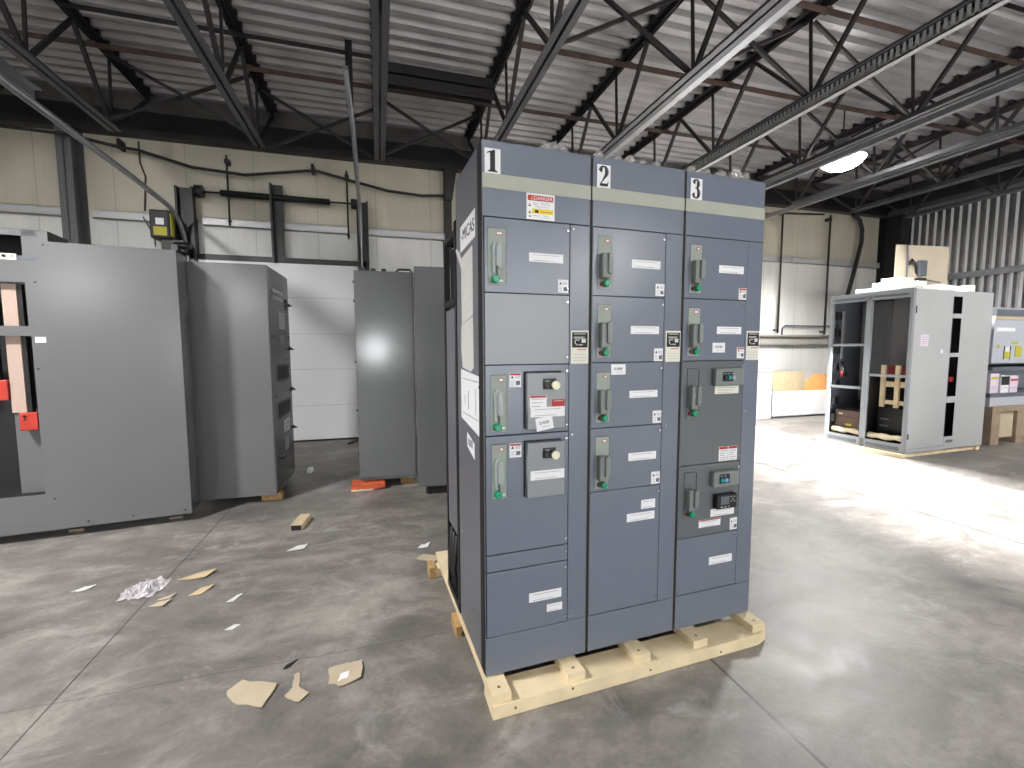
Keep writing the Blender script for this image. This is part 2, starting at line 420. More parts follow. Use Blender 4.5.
m = MB(); m.tube([(10.7, YB-.12, 4.62), (10.9, YB-.12, 4.5), (10.98, YB-.13, 4.3), (10.97, YB-.14, 4.0), (10.85, YB-.15, 3.6), (10.72, YB-.17, 3.2), (10.6, YB-.17, 2.8), (10.5, YB-.15, 2.4)], .045, 10)
tag(m.build('power_cable', 'rubber'), 'fat black cable looping down the back wall near the corner', 'cable')
m = MB(); m.tube([(8.82, YB-.05, 1.82), (8.82, YB-.05, 1.96), (8.9, YB-.05, 2.03), (10.2, YB-.05, 2.03), (10.3, YB-.05, 1.96), (10.3, YB-.05, 1.82)], .016, 8)
tag(m.build('conduit', 'slate'), 'grey U shaped conduit standing on the low ledge rail', 'conduit')

# ------------------------------------------------------------------ roof joists
JX = [-7.8, -6.25, -4.7, -3.14, -1.5, .08, 1.6, 3.13, 4.68, 6.28, 7.84, 9.4, 10.95]
ZB, ZT = 4.3, 5.235
def joist_geometry():
    root = thing('bar_joist', '', 'joist', group='bar joists under the roof deck')
    m = MB()
    for s in (-1, 1):
        m.box(s*.012, s*.075, YF+.05, YB-.02, ZT-.008, ZT); m.box(s*.012, s*.02, YF+.05, YB-.02, ZT-.075, ZT)
    k = 0
    while YF-.1+k*.2 < YB-.15:
        yy = YF-.1+k*.2
        if yy > -3: m.box(-.085, .085, yy+.005, yy+.063, ZT, ZT+.055)  # dark blocks in the deck flutes stand in for the chord's shadow
        k += 1
    m.build('top_chord', 'joist_steel', root)
    m = MB()
    for s in (-1, 1):
        m.box(s*.014, s*.075, YF+1.2, 7.12, ZB-.004, ZB+.006); m.box(s*.014, s*.024, YF+1.2, 7.12, ZB, ZB+.07)
    m.build('bottom_chord', 'chord_steel', root)
    yb = [7.08, 5.65, 4.12, 2.6, 1.05, -.5, -2.05]
    def web(a, b, r): MB().bar((0, a[0], a[1]), (0, b[0], b[1]), r, r*1.2, up=(1,0,0)).build('web_rod', 'joist_steel', root)
    web((7.1, ZB+.03), (8.12, ZT-.04), .035)
    for i, y in enumerate(yb):
        if i: web((y, ZB+.03), ((yb[i-1]+y)/2+.06, ZT-.04), .036)
        web((y-.03, ZB+.03), (y+.02, ZT-.04), .024)
        nx = (y+yb[i+1])/2 if i+1 < len(yb) else y-.77
        web((y-.05, ZB+.03), (nx, ZT-.04), .036)
    return root
names = ['farthest left of the dark bar joists under the roof', 'dark bar joist above the far left corner', 'dark bar joist left of the steel column',
 'dark bar joist over the big grey enclosure at left', 'dark bar joist over the gap between enclosure and overhead door', 'dark bar joist ending above the overhead door, nearly end-on to the viewer',
 'dark bar joist ending just left above cabinet 1', 'dark bar joist crossing above cabinet 1 and 2', 'dark bar joist with perforated strut passing above cabinet 3',
 'dark bar joist beside the glowing lamp, on its left', 'dark bar joist just right of the glowing lamp', 'dark bar joist above the open grey cubicle', 'dark bar joist nearest the corrugated right wall']
j0 = None
for x, nm in zip(JX, names):
    if j0 is None:
        j0 = joist_geometry(); j0.location = (x, 0, 0); j0['label'] = nm
    else: dup(j0, (x, 0, 0), 0, nm)
# perforated strut below one joist
m = MB(); x = 4.72
m.box(x-.10, x-.09, .3, 7.3, ZB-.12, ZB-.10); m.box(x-.10, x-.09, .3, 7.3, ZB+.0, ZB+.02); m.box(x-.10, x-.02, .3, 7.3, ZB-.12, ZB-.11); m.box(x-.03, x-.02, .3, 7.3, ZB-.12, ZB-.01)
y = .3
while y < 7.3:
    m.box(x-.10, x-.09, y, y+.026, ZB-.11, ZB+.01); y += .052
tag(m.build('slotted_strut', 'galvanised_pale'), 'galvanised perforated strut running under the joist near the lamp', 'strut')
def zbar(x, y0, y1, z, label):
    m = MB(); m.box(x-.04, x+.04, y0, y1, z-.006, z); m.box(x-.04, x-.034, y0, y1, z, z+.07); m.box(x+.034, x+.04, y0, y1, z, z+.07)
    tag(m.build('strut_channel', 'galvanised'), label, 'strut', 'galvanised channels under the roof')
zbar(3.27, .5, 6.4, ZB+.02, 'bright galvanised channel slanting up from above cabinet 2')
zbar(6.55, 1.2, 7.6, ZB+.0, 'pale channel passing under the glowing lamp, on its left')
zbar(8.05, 1.0, 8.0, ZB+.0, 'pale channel passing below the glowing lamp')
# bridging angles and cross braces
def bridge(x0, x1, y, z, w, mat, label):
    m = MB(); m.box(x0, x1, y, y+w, z-.006, z); m.box(x0, x1, y, y+.006, z-w, z)
    for x in JX:
        if x0 < x < x1: m.box(x-.04, x+.04, y-.01, y+w+.01, z-.02, z+.01)
    tag(m.build('bridging_angle', mat), label, 'bridging', 'bridging angles across the joists')
bridge(XL, XR-.3, 6.74, 5.14, .06, 'rust', 'rust brown bridging angle spanning the roof over the overhead door')
bridge(-3.1, .08, 6.08, 5.14, .05, 'dark_steel', 'short dark bridging angle left of the end-on joist')
bridge(1.65, XR-.3, 5.33, 5.14, .07, 'rust', 'rust brown bridging angle over cabinets 1 to 3')
bridge(3.2, XR-.3, 3.92, 5.14, .07, 'rust', 'rust brown bridging angle high at the top right')
bridge(-8, 3.0, 3.0, 5.14, .06, 'dark_steel', 'dark bridging angle over the viewer')
m = MB(); m.box(.12, 1.56, 6.12, 6.26, 4.98, 5.0); m.box(.12, 1.56, 6.12, 6.14, 4.86, 5.12); m.box(.12, 1.56, 6.24, 6.26, 4.86, 5.12)
tag(m.build('roof_beam', 'dark_steel'), 'short thick dark beam between the end-on joist and the next', 'beam')
k = 0
for i, yy, nm in ((2, 5.65, 'left of the steel column line'), (3, 6.9, 'above the big grey enclosure'), (4, 7.3, 'over the overhead door'), (5, 7.05, 'above the gap left of cabinet 1'),
              (6, 4.12, 'left of the bright channel'), (7, 4.12, 'right of the bright channel'), (8, 4.12, 'right of the perforated strut'), (9, 5.6, 'beside the lamp'), (10, 5.6, 'right of the lamp')):
    m = MB(); a, b = JX[i], JX[i+1]
    m.bar((a+.03, yy, ZT-.1), (b-.03, yy, ZB+.06), .035, .035); m.bar((a+.03, yy+.05, ZB+.06), (b-.03, yy+.05, ZT-.1), .035, .035)
    tag(m.build('cross_brace', 'dark_steel'), 'dark steel X brace between two joists ' + nm, 'brace', 'cross braces between the joists')

# ------------------------------------------------------------------ overhead door hardware
def track(x, label):
    t = thing('door_track', label, 'door track', (x, YB-.16, 0), group='tracks of the overhead door')
    pts = [(0, 0, .0), (0, 0, 2.9)]
    for k in range(1, 9):
        a = k/8*math.pi/2; pts.append((0, -.65*(1-math.cos(a)), 2.9+.62*math.sin(a)))
    return t, pts
tl, pts = track(-2.74, 'galvanised left track of the overhead door curving back into the roof')
pts = pts + [(.05, -1.6, 3.53), (.12, -5.2, 3.58)]
MB().tube(pts, .032, 8).build('rail', 'galvanised', tl)
MB().box(.06, .07, -5.1, -3.2, 3.61, 3.68).box(.06, .12, -5.1, -3.2, 3.68, 3.69).build('stiffening_angle', 'galvanised', tl)
m = MB(); m.box(-.10, .13, .0, .03, 0, 3.95); m.box(-.10, -.07, -.08, .03, 0, 3.95); m.box(.10, .13, -.08, .03, 0, 3.95)
m.build('jamb_angle', 'satin_black', tl)
MB().tube([(.03, -5.0, 3.7), (.03, -5.0, ZB)], .015, 6).build('hanger', 'dark_steel', tl)
tr, pts = track(-.24, 'galvanised right track of the overhead door rising out of sight to the roof')
pts = pts[:2]
for k in range(1, 9):
    a = k/8*math.pi/2; pts.append((0, -.5*(1-math.cos(a)), 2.9+.95*math.sin(a)))
pts += [(-.0, -2.0, 4.25), (-.02, -2.9, 4.42)]
MB().tube(pts, .03, 8).build('rail', 'galvanised', tr)
m = MB(); m.box(-.06, .12, .0, .03, 0, 3.95); m.box(-.06, -.035, -.1, .03, 0, 3.95); m.box(.095, .12, -.1, .03, 0, 3.95)
m.build('jamb_angle', 'satin_black', tr)
m = MB(); m.box(-.06, .02, -2.07, -2.05, 4.45, 5.2); m.box(-.06, -.05, -2.07, -1.99, 4.45, 5.2); m.build('hanger', 'satin_black', tr)
t = thing('torsion_spring', 'black torsion spring shaft on brackets above the overhead door', 'spring', (-1.42, YB-.2, 3.9))
MB().tube([(-1.2, 0, 0), (1.18, 0, 0)], .014, 8).build('shaft', 'dark_steel', t)
m = MB(); n = 420
m.tube([(-.83, 0, 0), (.72, 0, 0)], .042, 12)
for k in range(78): m.tube([(-.82+k*.0198, 0, 0), (-.812+k*.0198, 0, 0)], .05, 12)
m.build('coil', 'black', t)
MB().box(-.15, .02, .03, .06, -1.0, .2).box(-.15, -.12, -.06, .06, -1.0, .2).build('centre_bracket', 'satin_black', t)
MB().tube([(-1.16, 0, 0), (-1.06, 0, 0)], .09, 16).build('cable_drum', 'satin_black', t)
MB().tube([(1.04, 0, 0), (1.12, 0, 0)], .08, 16).build('cable_drum', 'satin_black', t)
t = thing('door_operator', 'dark door operator motor with white and yellow labels beside the left track', 'motor', (-2.93, YB-.42, 2.93))
MB().bbox(-.13, .12, -.12, .12, .18, .58, .025).build('housing', 'dark_steel', t)
MB().box(-.05, .05, -.124, -.12, .37, .46).build('label_plate', 'white_paper', t)
MB().box(-.08, .08, -.124, -.12, .22, .34).build('yellow_label', 'yellow_label', t)
MB().box(.12, .13, -.1, .0, .22, .54).build('side_stripe', 'yellow_label', t)
MB().box(-.02, .26, -.06, .3, .02, .18).tube([(.14, -.05, .1), (.34, -.05, .1)], .05, 12).build('gearbox', 'black', t)
MB().box(-.05, .3, .3, .4, -.1, .6).build('mounting_plate', 'satin_black', t)
MB().box(.12, .2, -.13, -.1, .02, .1).build('terminal', 'slate', t)

# ------------------------------------------------------------------ high bay lamp
def lamp(x, y, z, label):
    t = thing('high_bay_lamp', label, 'lamp', (x, y, z), group='high bay lamps under the roof')
    m = MB(); prof = [(.31, 0), (.3, .06), (.2, .14), (.1, .2), (.1, .3)]
    n = 32; rings = [[m.bm.verts.new((r*math.cos(2*math.pi*k/n), r*math.sin(2*math.pi*k/n), h)) for k in range(n)] for r, h in prof]
    for a, b in zip(rings, rings[1:]):
        for k in range(n): 
            f = m._f([a[k], a[(k+1)%n], b[(k+1)%n], b[k]]); f.smooth = True
    m._f(rings[-1]); m.build('reflector', 'galvanised', t)
    m = MB(); m.tube([(0, 0, .0), (0, 0, -.05)], [.30, .27], 32); m.tube([(0, 0, -.05), (0, 0, -.11), (0, 0, -.15)], [.27, .19, .08], 32); m.build('lens', 'lamp_glow', t)
    MB().tube([(0, 0, .3), (0, 0, ZT-z)], .012, 6).build('hanger', 'dark_steel', t)
    return t
LAMPS = [(6.95, 5.48, 4.43, 'glowing high bay lamp under the roof at the right'),
         (-3.9, 2.0, 4.85, 'high bay lamp left of the viewer'),
         (6.4, -6.2, 4.0, 'high bay lamp near the open front doorway'),
         (1.2, -2.6, 4.85, 'high bay lamp behind the viewer'),
         (-5.0, -5.0, 4.85, 'high bay lamp in the front left corner'),
         (10.2, 1.2, 4.85, 'added unseen high bay lamp by the corrugated right wall')]  # added out of view to brighten the right wall and cubicle side
lamp(*LAMPS[0])
for L in LAMPS[1:]: lamp(*L)
def area(name, loc, size, power, rot, col=(1,1,1), shape='RECTANGLE', sy=None, spread=None):
    l = bpy.data.lights.new(name, 'AREA'); l.energy = power; l.color = col; l.shape = shape; l.size = size
    if sy: l.size_y = sy
    if spread: l.spread = spread
    o = bpy.data.objects.new(name, l); C.objects.link(o); o.location = loc; o.rotation_euler = rot; return o
LP = [520, 470, 280, 20, 130, 260]
for (x, y, z, _), p in zip(LAMPS, LP):
    area('lamp_light', (x, y, z-.17), .5, p, (0, 0, 0), (1, .98, .96), 'DISK', spread=R(140) if 6.9 < x < 8 else None)
# daylight: sun and sky through the open doorway and the added windows of the front wall
sun = bpy.data.lights.new('sun', 'SUN'); sun.energy = 75; sun.angle = R(1.2); sun.color = (1, .98, .95)
so = bpy.data.objects.new('sun', sun); C.objects.link(so)
d = Vector((.14, 1, -.22)); so.rotation_euler = d.to_track_quat('-Z', 'Y').to_euler(); so.location = (0, -12, 6)
area('doorway_daylight', ((OX0+OX1)/2, YF-.02, OZ/2), OX1-OX0, 220, (R(90), 0, 0), (.97, .98, 1), 'RECTANGLE', OZ)
area('highlight_light', ((WX0+WX1)/2, YF-.06, (WZ0+WZ1)/2), WX1-WX0, 110, (R(90), 0, 0), (.95, .98, 1), 'RECTANGLE', WZ1-WZ0)
area('highlight_light', (-4.94, YF-.06, 3.2), .32, 60, (R(90), 0, 0), (.95, .98, 1), 'RECTANGLE', .34)
wd = bpy.data.worlds.new('world'); sc.world = wd; wd.use_nodes = True
wd.node_tree.nodes['Background'].inputs[0].default_value = (.8, .9, 1, 1); wd.node_tree.nodes['Background'].inputs[1].default_value = 1.5

# ------------------------------------------------------------------ text and digits
def text_part(name, s, size, mat, parent, loc, rot, ext=.0006, sx=1.):
    cu = bpy.data.curves.new('t', 'FONT'); cu.body = s; cu.size = size; cu.extrude = ext; cu.align_x = 'CENTER'; cu.align_y = 'CENTER'
    to = bpy.data.objects.new('t', cu); C.objects.link(to)
    me = bpy.data.meshes.new_from_object(to.evaluated_get(bpy.context.evaluated_depsgraph_get()))
    bpy.data.objects.remove(to)
    me.materials.clear(); me.materials.append(M[mat])
    o = bpy.data.objects.new(name, me); C.objects.link(o); o.parent = parent; o.location = loc; o.rotation_euler = rot; o.scale = (sx, 1, 1)
    return o
def digit_polys(ch):
    """serif numerals in a 0..1 x 0..1.5 box, as lists of quads / polygons"""
    if ch == '1':
        return [[(.30,.12),(.68,.12),(.68,1.46),(.58,1.46),(.30,1.34)], [(.12,.04),(.88,.04),(.88,.09),(.68,.18),(.30,.18),(.12,.09)], [(.08,1.2),(.32,1.28),(.32,1.38),(.08,1.28)]]
    def stroke(pts):
        out = []
        for (x0,y0,w0),(x1,y1,w1) in zip(pts, pts[1:]):
            d = Vector((x1-x0, y1-y0)); 
            if d.length < 1e-6: continue
            d.normalize(); nx, ny = -d.y, d.x
            out.append([(x0-nx*w0/2, y0-ny*w0/2), (x1-nx*w1/2, y1-ny*w1/2), (x1+nx*w1/2, y1+ny*w1/2), (x0+nx*w0/2, y0+ny*w0/2)])
        return out
    def arc(cx, cy, rx, ry, a0, a1, wf, n=14):
        r = []
        for i in range(n+1):
            a = R(a0+(a1-a0)*i/n); r.append((cx+rx*math.cos(a), cy+ry*math.sin(a), wf(a)))
        return r
    thick = lambda a: .09+.24*abs(math.cos(a))**1.4
    if ch == '2':
        p = arc(.47, 1.07, .29, .36, 175, -35, thick)
        p += [(.55,.66,.16), (.36,.40,.1), (.14,.14,.07)]
        blob = [( .22+.1*math.cos(R(k*30)), 1.10+.1*math.sin(R(k*30))) for k in range(12)]
        return stroke(p) + [blob, [(.1,.04),(.84,.04),(.92,.4),(.86,.4),(.78,.24),(.3,.24),(.16,.16)]]
    if ch == '3':
        a = arc(.44, 1.14, .25, .3, 165, -75, thick); b = arc(.44, .44, .3, .38, 80, -165, thick)
        bl1 = [( .24+.09*math.cos(R(k*30)), 1.18+.09*math.sin(R(k*30))) for k in range(12)]
        bl2 = [( .2+.1*math.cos(R(k*30)), .36+.1*math.sin(R(k*30))) for k in range(12)]
        return stroke(a) + stroke(b) + [bl1, bl2, [(.34,.78),(.56,.78),(.56,.86),(.34,.86)]]
def label(parent, x0, x1, z0, z1, y, mat='white_paper', lines=2, ink='grey_print', name='label', hdr=None, rot=0, box=None):
    """thin printed sticker facing -y"""
    cx, cz = (x0+x1)/2, (z0+z1)/2; w, h = x1-x0, z1-z0
    m = MB(); t = .0012
    m.mat(mat).box(-w/2, w/2, -t, 0, -h/2, h/2)
    if hdr: m.mat(hdr).box(-w/2+.002, w/2-.002, -t-.0003, -t, h/2-h*.18, h/2-.001)
    m.mat(ink)
    top = h/2 - (h*.3 if hdr else h*.22)
    for i in range(lines):
        z = top - i*(h*.62/max(1, lines-1) if lines > 1 else 0)
        m.box(-w*.38, w*(.38 - .12*((i*7) % 3)), -t-.0003, -t, z-h*.018-.0004, z+h*.018+.0004)
    if box: m.mat('ink').box(w*box[0], w*box[1], -t-.0004, -t, h*box[2], h*box[3])
    o = m.build(name, None, parent, (cx, y, cz)); o.rotation_euler = (0, R(rot), 0)
    return o

# ------------------------------------------------------------------ numbered motor control cabinets
A0 = math.atan2(.071, 1.499); ux = Vector((math.cos(A0), math.sin(A0), 0)); uy = Vector((-math.sin(A0), math.cos(A0), 0)); O = Vector((.411, 1.832, 0))
SW = .502; BZ = .103; HH = 2.286; DEP = .50
def section(i, label_, side_mat='blue_grey_side'):
    o = O + ux*SW*i
    t = thing('motor_control_cabinet', label_, 'electrical cabinet', (o.x, o.y, BZ), A0, 'numbered motor control cabinets on the pallet')
    m = MB(); m.mat(side_mat); x0, x1 = (.008 if i else .004), SW-.006
    m.box(x0, x0+.003, .0, DEP, 0, HH); m.box(x1-.003, x1, .0, DEP, 0, HH); m.box(x0, x1, .0, DEP, HH-.003, HH); m.box(x0, x1, DEP-.003, DEP, .05, HH)
    m.box(x0, x1, .02, DEP, .0, .003); m.mat('gap_black').box(x0+.003, x1-.003, .014, .02, .003, HH-.003); m.box(0, x0, .004, .06, .01, HH-.01); m.box(x1, SW, .004, .06, .01, HH-.01)  # dark plate behind the doors puts the shade of the gaps into colour
    m.build('enclosure', None, t)
    MB().bbox(x0+.001, x1-.001, 0, .012, 1.988, HH, .002).build('top_panel', 'blue_grey', t)
    MB().bbox(x0+.001, x1-.001, 0, .012, .0, .174, .002).build('base_panel', 'blue_grey', t)
    MB().bbox(.401, x1-.001, 0, .012, .177, 1.985, .002).build('wireway_cover', 'blue_grey', t)
    # masking tape band and numeral card
    MB().box(.004 if i else .006, SW-.003, -.0018, 0, 2.099, 2.157).build('tape_band', 'tape', t)
    return t
def numeral(t, ch, x0):
    m = MB(); w, h = .067, .097
    m.mat('white_paper').box(x0, x0+w, -.0032, -.002, 2.157, 2.157+h); m.mat('ink')
    for p in digit_polys(ch):
        q = [(x0+.006+px*.056, 2.157+.003+pz*.061) for px, pz in p]
        m.prism(q, -.0038, -.0030)
    m.build('number_card', None, t)
def screw(m, x, z, r=.007, y=0):
    m.tube([(x, y, z), (x, y-.005, z)], [r, r*.8], 10)
def door(t, z0, z1, mat='blue_grey', name='door', x1=.398):
    d = MB().bbox(.012, x1, 0, .012, z0+.0018, z1-.0018, .0015).build(name, mat, t)
    for z_, r_s in ((z1-.03, .007), (z0+.03, .005)):
        if r_s == .007 or z1-z0 > .2:
            m = MB(); screw(m, .388, z_, r_s); m.build('latch_screw', 'screw', d)
    return d
def handle(d, x0, x1, z0, z1, style=0, knob='green_plastic'):
    """disconnect handle: recessed plate, lever and indicator knob"""
    dark = style >= 2
    m = MB()
    if not dark:
        m.mat('olive_plate').box(x0, x1, -.003, 0, z0, z1)
        m.mat('gap_black').box(x1, x1+.0022, -.002, 0, z0, z1); m.box(x0, x1, -.002, 0, z1, z1+.002)
    else:
        m.mat('dark_grey_door').box(x0, x1, -.004, 0, z0, z1); m.mat('gap_black').box(x1-.001, x1+.006, -.003, 0, z0+.03, z1-.005); m.box(x0, x1, -.003, 0, z1-.001, z1+.002)
    m.build('handle_plate', None, d)
    cx = x0 + (x1-x0)*.5; lm = 'pale_handle' if style == 0 else 'handle_grey'
    m = MB(); H = z1-z0
    if style == 0:
        m.prism([(cx-.02, z0+H*.2), (cx-.012, z0+H*.2), (cx-.008, z0+H*.62), (cx-.008, z0+H*.75), (cx-.014, z0+H*.75), (cx-.024, z0+H*.66)], -.02, -.003)
        m.prism([(cx-.010, z0+H*.32), (cx-.002, z0+H*.29), (cx+.008, z0+H*.29), (cx+.010, z0+H*.36), (cx+.010, z0+H*.64), (cx+.002, z0+H*.72), (cx-.003, z0+H*.72), (cx-.010, z0+H*.64)], -.036, -.02)
        m.bar((cx+.003, -.02, z0+H*.3), (cx+.003, -.012, z0+H*.1), .007, .006)
    else:
        m.bbox(x0+.004, cx+.010, -.038, -.003, z0+H*.18, z0+H*.66, .006)
        m.prism([(cx-.006, z0+H*.28), (cx+.010, z0+H*.26), (cx+.017, z0+H*.34), (cx+.017, z0+H*.62), (cx+.008, z0+H*.68), (cx-.006, z0+H*.64)], -.050, -.036)
        m.bar((cx, -.034, z0+H*.24), (cx, -.02, z0+H*.1), .012, .01)
        m.tube([(cx-.012, -.038, z0+H*.42), (cx-.012, -.042, z0+H*.42)], .005, 8)
    m.build('lever', lm, d)
    m = MB(); kx = x0+(x1-x0)*.36 if style == 0 else x0+(x1-x0)*.5
    m.mat(knob).tube([(kx, -.003, z0+H*.09), (kx, -.028, z0+H*.09), (kx, -.032, z0+H*.09)], [.0155, .0155, .012], 16)
    if style: m.mat('dark_red').tube([(kx-.016, -.003, z0+H*.085), (kx-.016, -.014, z0+H*.085)], .010, 12)
    m.build('indicator_knob', None, d)
    if not dark:
        m = MB(); m.mat('red_print').box(x0+.034, x1-.014, -.0042, -.003, z1-.026, z1-.013); m.mat('white_paper').box(x0+.037, x1-.017, -.0048, -.004, z1-.024, z1-.015)
        m.build('off_marker', None, d); m = MB()
        m.mat('white_paper').box(kx+.02, min(x1-.004, kx+.036), -.0045, -.003, z0+.012, z0+.02)
        m.build('on_marker', None, d)
def warn_tag(d, x0, x1, z0, z1, red=False):
    m = MB(); t = -.0013
    m.mat('white_paper').box(x0, x1, t, 0, z0, z1)
    w, h = x1-x0, z1-z0
    if red: m.mat('red_print').box(x0+.002, x1-.002, t-.0004, t, z1-h*.16, z1-.002)
    m.mat('ink').prism([(x0+w*.12, z0+h*.62), (x0+w*.36, z0+h*.62), (x0+w*.24, z0+h*.84)], t-.0004, t)
    m.mat('grey_print')
    for k in range(3): m.box(x0+w*.45, x0+w*.9, t-.0004, t, z0+h*(.62+.08*k), z0+h*(.65+.08*k))
    for k in range(4): m.box(x0+w*.1, x0+w*.42, t-.0004, t, z0+h*(.1+.11*k), z0+h*(.13+.11*k))
    m.mat('slate').box(x0+w*.55, x0+w*.92, t-.0005, t, z0+h*.14, z0+h*.44)
    m.build('warning_tag', None, d)
def name_plate(t, x0=.411, x1=.497, z0=1.381, z1=1.53):
    m = MB(); m.mat('off_white').box(x0, x1, -.0013, 0, z0, z1); a = -.0013
    m.mat('ink').box(x0+.005, x1-.004, a-.0004, a, z0+.072, z1-.008)
    m.mat('paper_grey')
    m.box(x0+.014, x1-.014, a-.0008, a-.0003, z1-.0165, z1-.0135); m.box(x0+.014, x1-.02, a-.0008, a-.0003, z1-.031, z1-.028); m.box(x0+.014, x1-.03, a-.0008, a-.0003, z1-.0355, z1-.0335)
    m.box(x0+.052, x1-.014, a-.0008, a-.0003, z0+.094, z0+.112)
    for p, q, w_ in (((.022, .106), (.042, .106), .0035), ((.020, .106), (.020, .092), .0035), ((.020, .092), (.032, .082), .003), ((.038, .083), (.044, .087), .003), ((.044, .087), (.05, .082), .003), ((.05, .082), (.058, .087), .003)):
        m.bar((x0+p[0], a-.0005, z0+p[1]), (x0+q[0], a-.0005, z0+q[1]), w_, .001, up=(0,1,0))
    m.mat('red_print').box(x0+.03, x1-.012, a-.0005, a, z0+.0615, z0+.065)
    m.mat('grey_print')
    for k in range(3): m.box(x0+.01, x1-.012, a-.0004, a, z0+.014+k*.013, z0+.0155+k*.013)
    m.build('name_plate', None, t)
def bar_code(d, x0, x1, z0, z1, y=0, rot=0):
    w, h = x1-x0, z1-z0; m = MB(); m.mat('white_paper').box(-w/2, w/2, -.0012, 0, -h/2, h/2); m.mat('ink')
    for k in range(14):
        if k in (3, 8): continue
        m.box(-w*.28+k*w*.04, -w*.28+k*w*.04+w*(.012+.012*(k % 3 == 0)), -.0017, -.0011, -h*.04, h*.2)
    m.mat('grey_print').box(-w*.2, w*.3, -.0016, -.0011, -h*.26, -h*.22)
    o = m.build('sticker', None, d, ((x0+x1)/2, y, (z0+z1)/2)); o.rotation_euler = (0, R(rot), 0)
def strip_screws(t, zs):
    m = MB()
    for x, z in zs: screw(m, x, z, .0055)
    m.build('cover_screws', 'screw', t)

# --- cabinet 1
s1 = section(0, 'tall blue-grey electrical cabinet wearing the number 1, leftmost of the numbered three')
numeral(s1, '1', .015)
m = MB(); m.mat('white_paper').bbox(.196, .325, -.0016, 0, 1.991, 2.098, .0006)
m.mat('red_print').box(.202, .318, -.0022, -.0014, 2.068, 2.090); m.mat('orange_print').prism([(.212, 2.071), (.232, 2.071), (.222, 2.088)], -.0028, -.002)
m.mat('yellow_paper').box(.222, .318, -.0022, -.0014, 2.016, 2.036); m.mat('ink').box(.234, .25, -.0027, -.002, 2.019, 2.030)
for z in (2.045, 2.016): m.mat('ink').prism([(.203, z-.001), (.217, z-.001), (.21, z+.012)], -.0024, -.0014); m.mat('yellow_paper').prism([(.206, z+.001), (.214, z+.001), (.21, z+.008)], -.003, -.002)
m.mat('grey_print')
for x0_, x1_, z in ((.225, .25, 2.058), (.225, .25, 2.051), (.26, .30, 2.06), (.26, .305, 2.053), (.235, .30, 2.043), (.225, .26, 2.006), (.27, .3, 2.008), (.27, .3, 2.0)): m.box(x0_, x1_, -.002, -.0014, z, z+.002)
m.mat('red_print').box(.256, .31, -.0027, -.002, 2.0235, 2.0255)
m.tube([(.211, -.0014, 2.003), (.211, -.0022, 2.003)], .004, 10)
ds = m.build('danger_sign', None, s1)
text_part('danger_word', 'DANGER', .021, 'white_paper', ds, (.272, -.0026, 2.0785), (R(90), 0, 0), .0003, 1.0)
d = door(s1, 1.68, 1.986); handle(d, .027, .104, 1.713, 1.941); label(d, .208, .367, 1.816, 1.853, 0, lines=2); warn_tag(d, .343, .392, 1.69, 1.747)
d = door(s1, 1.379, 1.68, 'cover_grey', 'blank_cover')
def button_box(d, dz):
    m = MB(); m.mat('cover_grey').bbox(.190, .367, -.03, -.0, 1.100+dz, 1.343+dz, .003); m.mat('gap_black').box(.183, .190, -.002, 0, 1.100+dz, 1.350+dz).box(.186, .36, -.002, 0, 1.343+dz, 1.350+dz)
    b = m.build('control_cover', None, d)
    m = MB(); m.mat('black').bbox(.262, .322, -.036, -.03, 1.272+dz, 1.318+dz, .002); m.mat('handle_grey').box(.27, .29, -.0375, -.036, 1.305+dz, 1.311+dz)
    m.mat('black').tube([(.277, -.036, 1.29+dz), (.277, -.05, 1.29+dz)], .013, 16)
    m.mat('cream_knob').tube([(.309, -.036, 1.29+dz), (.309, -.052, 1.29+dz), (.309, -.06, 1.29+dz)], [.012, .012, .02], 18).tube([(.309, -.06, 1.29+dz), (.309, -.067, 1.29+dz)], [.02, .017], 18)
    m.build('push_button', None, b)
    return b
def boxlabels(b):
    label(b, .2, .278, 1.195, 1.246, -.03, hdr='red_print', lines=3); o = label(b, .304, .363, 1.196, 1.226, -.03, 'red_print', 1, 'white_paper')
    label(b, .203, .365, 1.152, 1.195, -.0305, lines=2); bar_code(b, .228, .308, 1.095, 1.152, -.0315, -9)
d = door(s1, 1.077, 1.379); handle(d, .035, .105, 1.094, 1.335); warn_tag(d, .118, .171, 1.283, 1.344, True); b = button_box(d, 0)
# labels on the upper cover are sub-sub detail: keep them as siblings of the cover
for c in []: pass
bpy.context.view_layer.update()
def lab_on(d): 
    label(d, .2, .278, 1.195, 1.246, -.0302, hdr='red_print', lines=3, name='warning_label'); label(d, .304, .363, 1.196, 1.226, -.0302, 'red_print', 1, 'white_paper', name='red_sticker')
    label(d, .203, .365, 1.152, 1.195, -.0305, lines=2, name='name_strip'); bar_code(d, .228, .308, 1.095, 1.152, -.0318, -9)
lab_on(d)
d2 = door(s1, .551, 1.075); handle(d2, .038, .104, .802, 1.037); warn_tag(d2, .118, .172, .977, 1.038, True); button_box(d2, -.303); label(d2, .204, .365, .875, .916, -.0302, lines=2, name='name_strip')
door(s1, .474, .549, name='filler_strip')
d = door(s1, .176, .472, name='lower_cover'); label(d, .209, .369, .303, .346, 0, lines=2); label(d, .296, .373, .242, .278, 0, lines=2)
name_plate(s1, .408, .495, 1.379, 1.527); strip_screws(s1, [(.415, 1.965), (.415, 1.06), (.415, .2)])
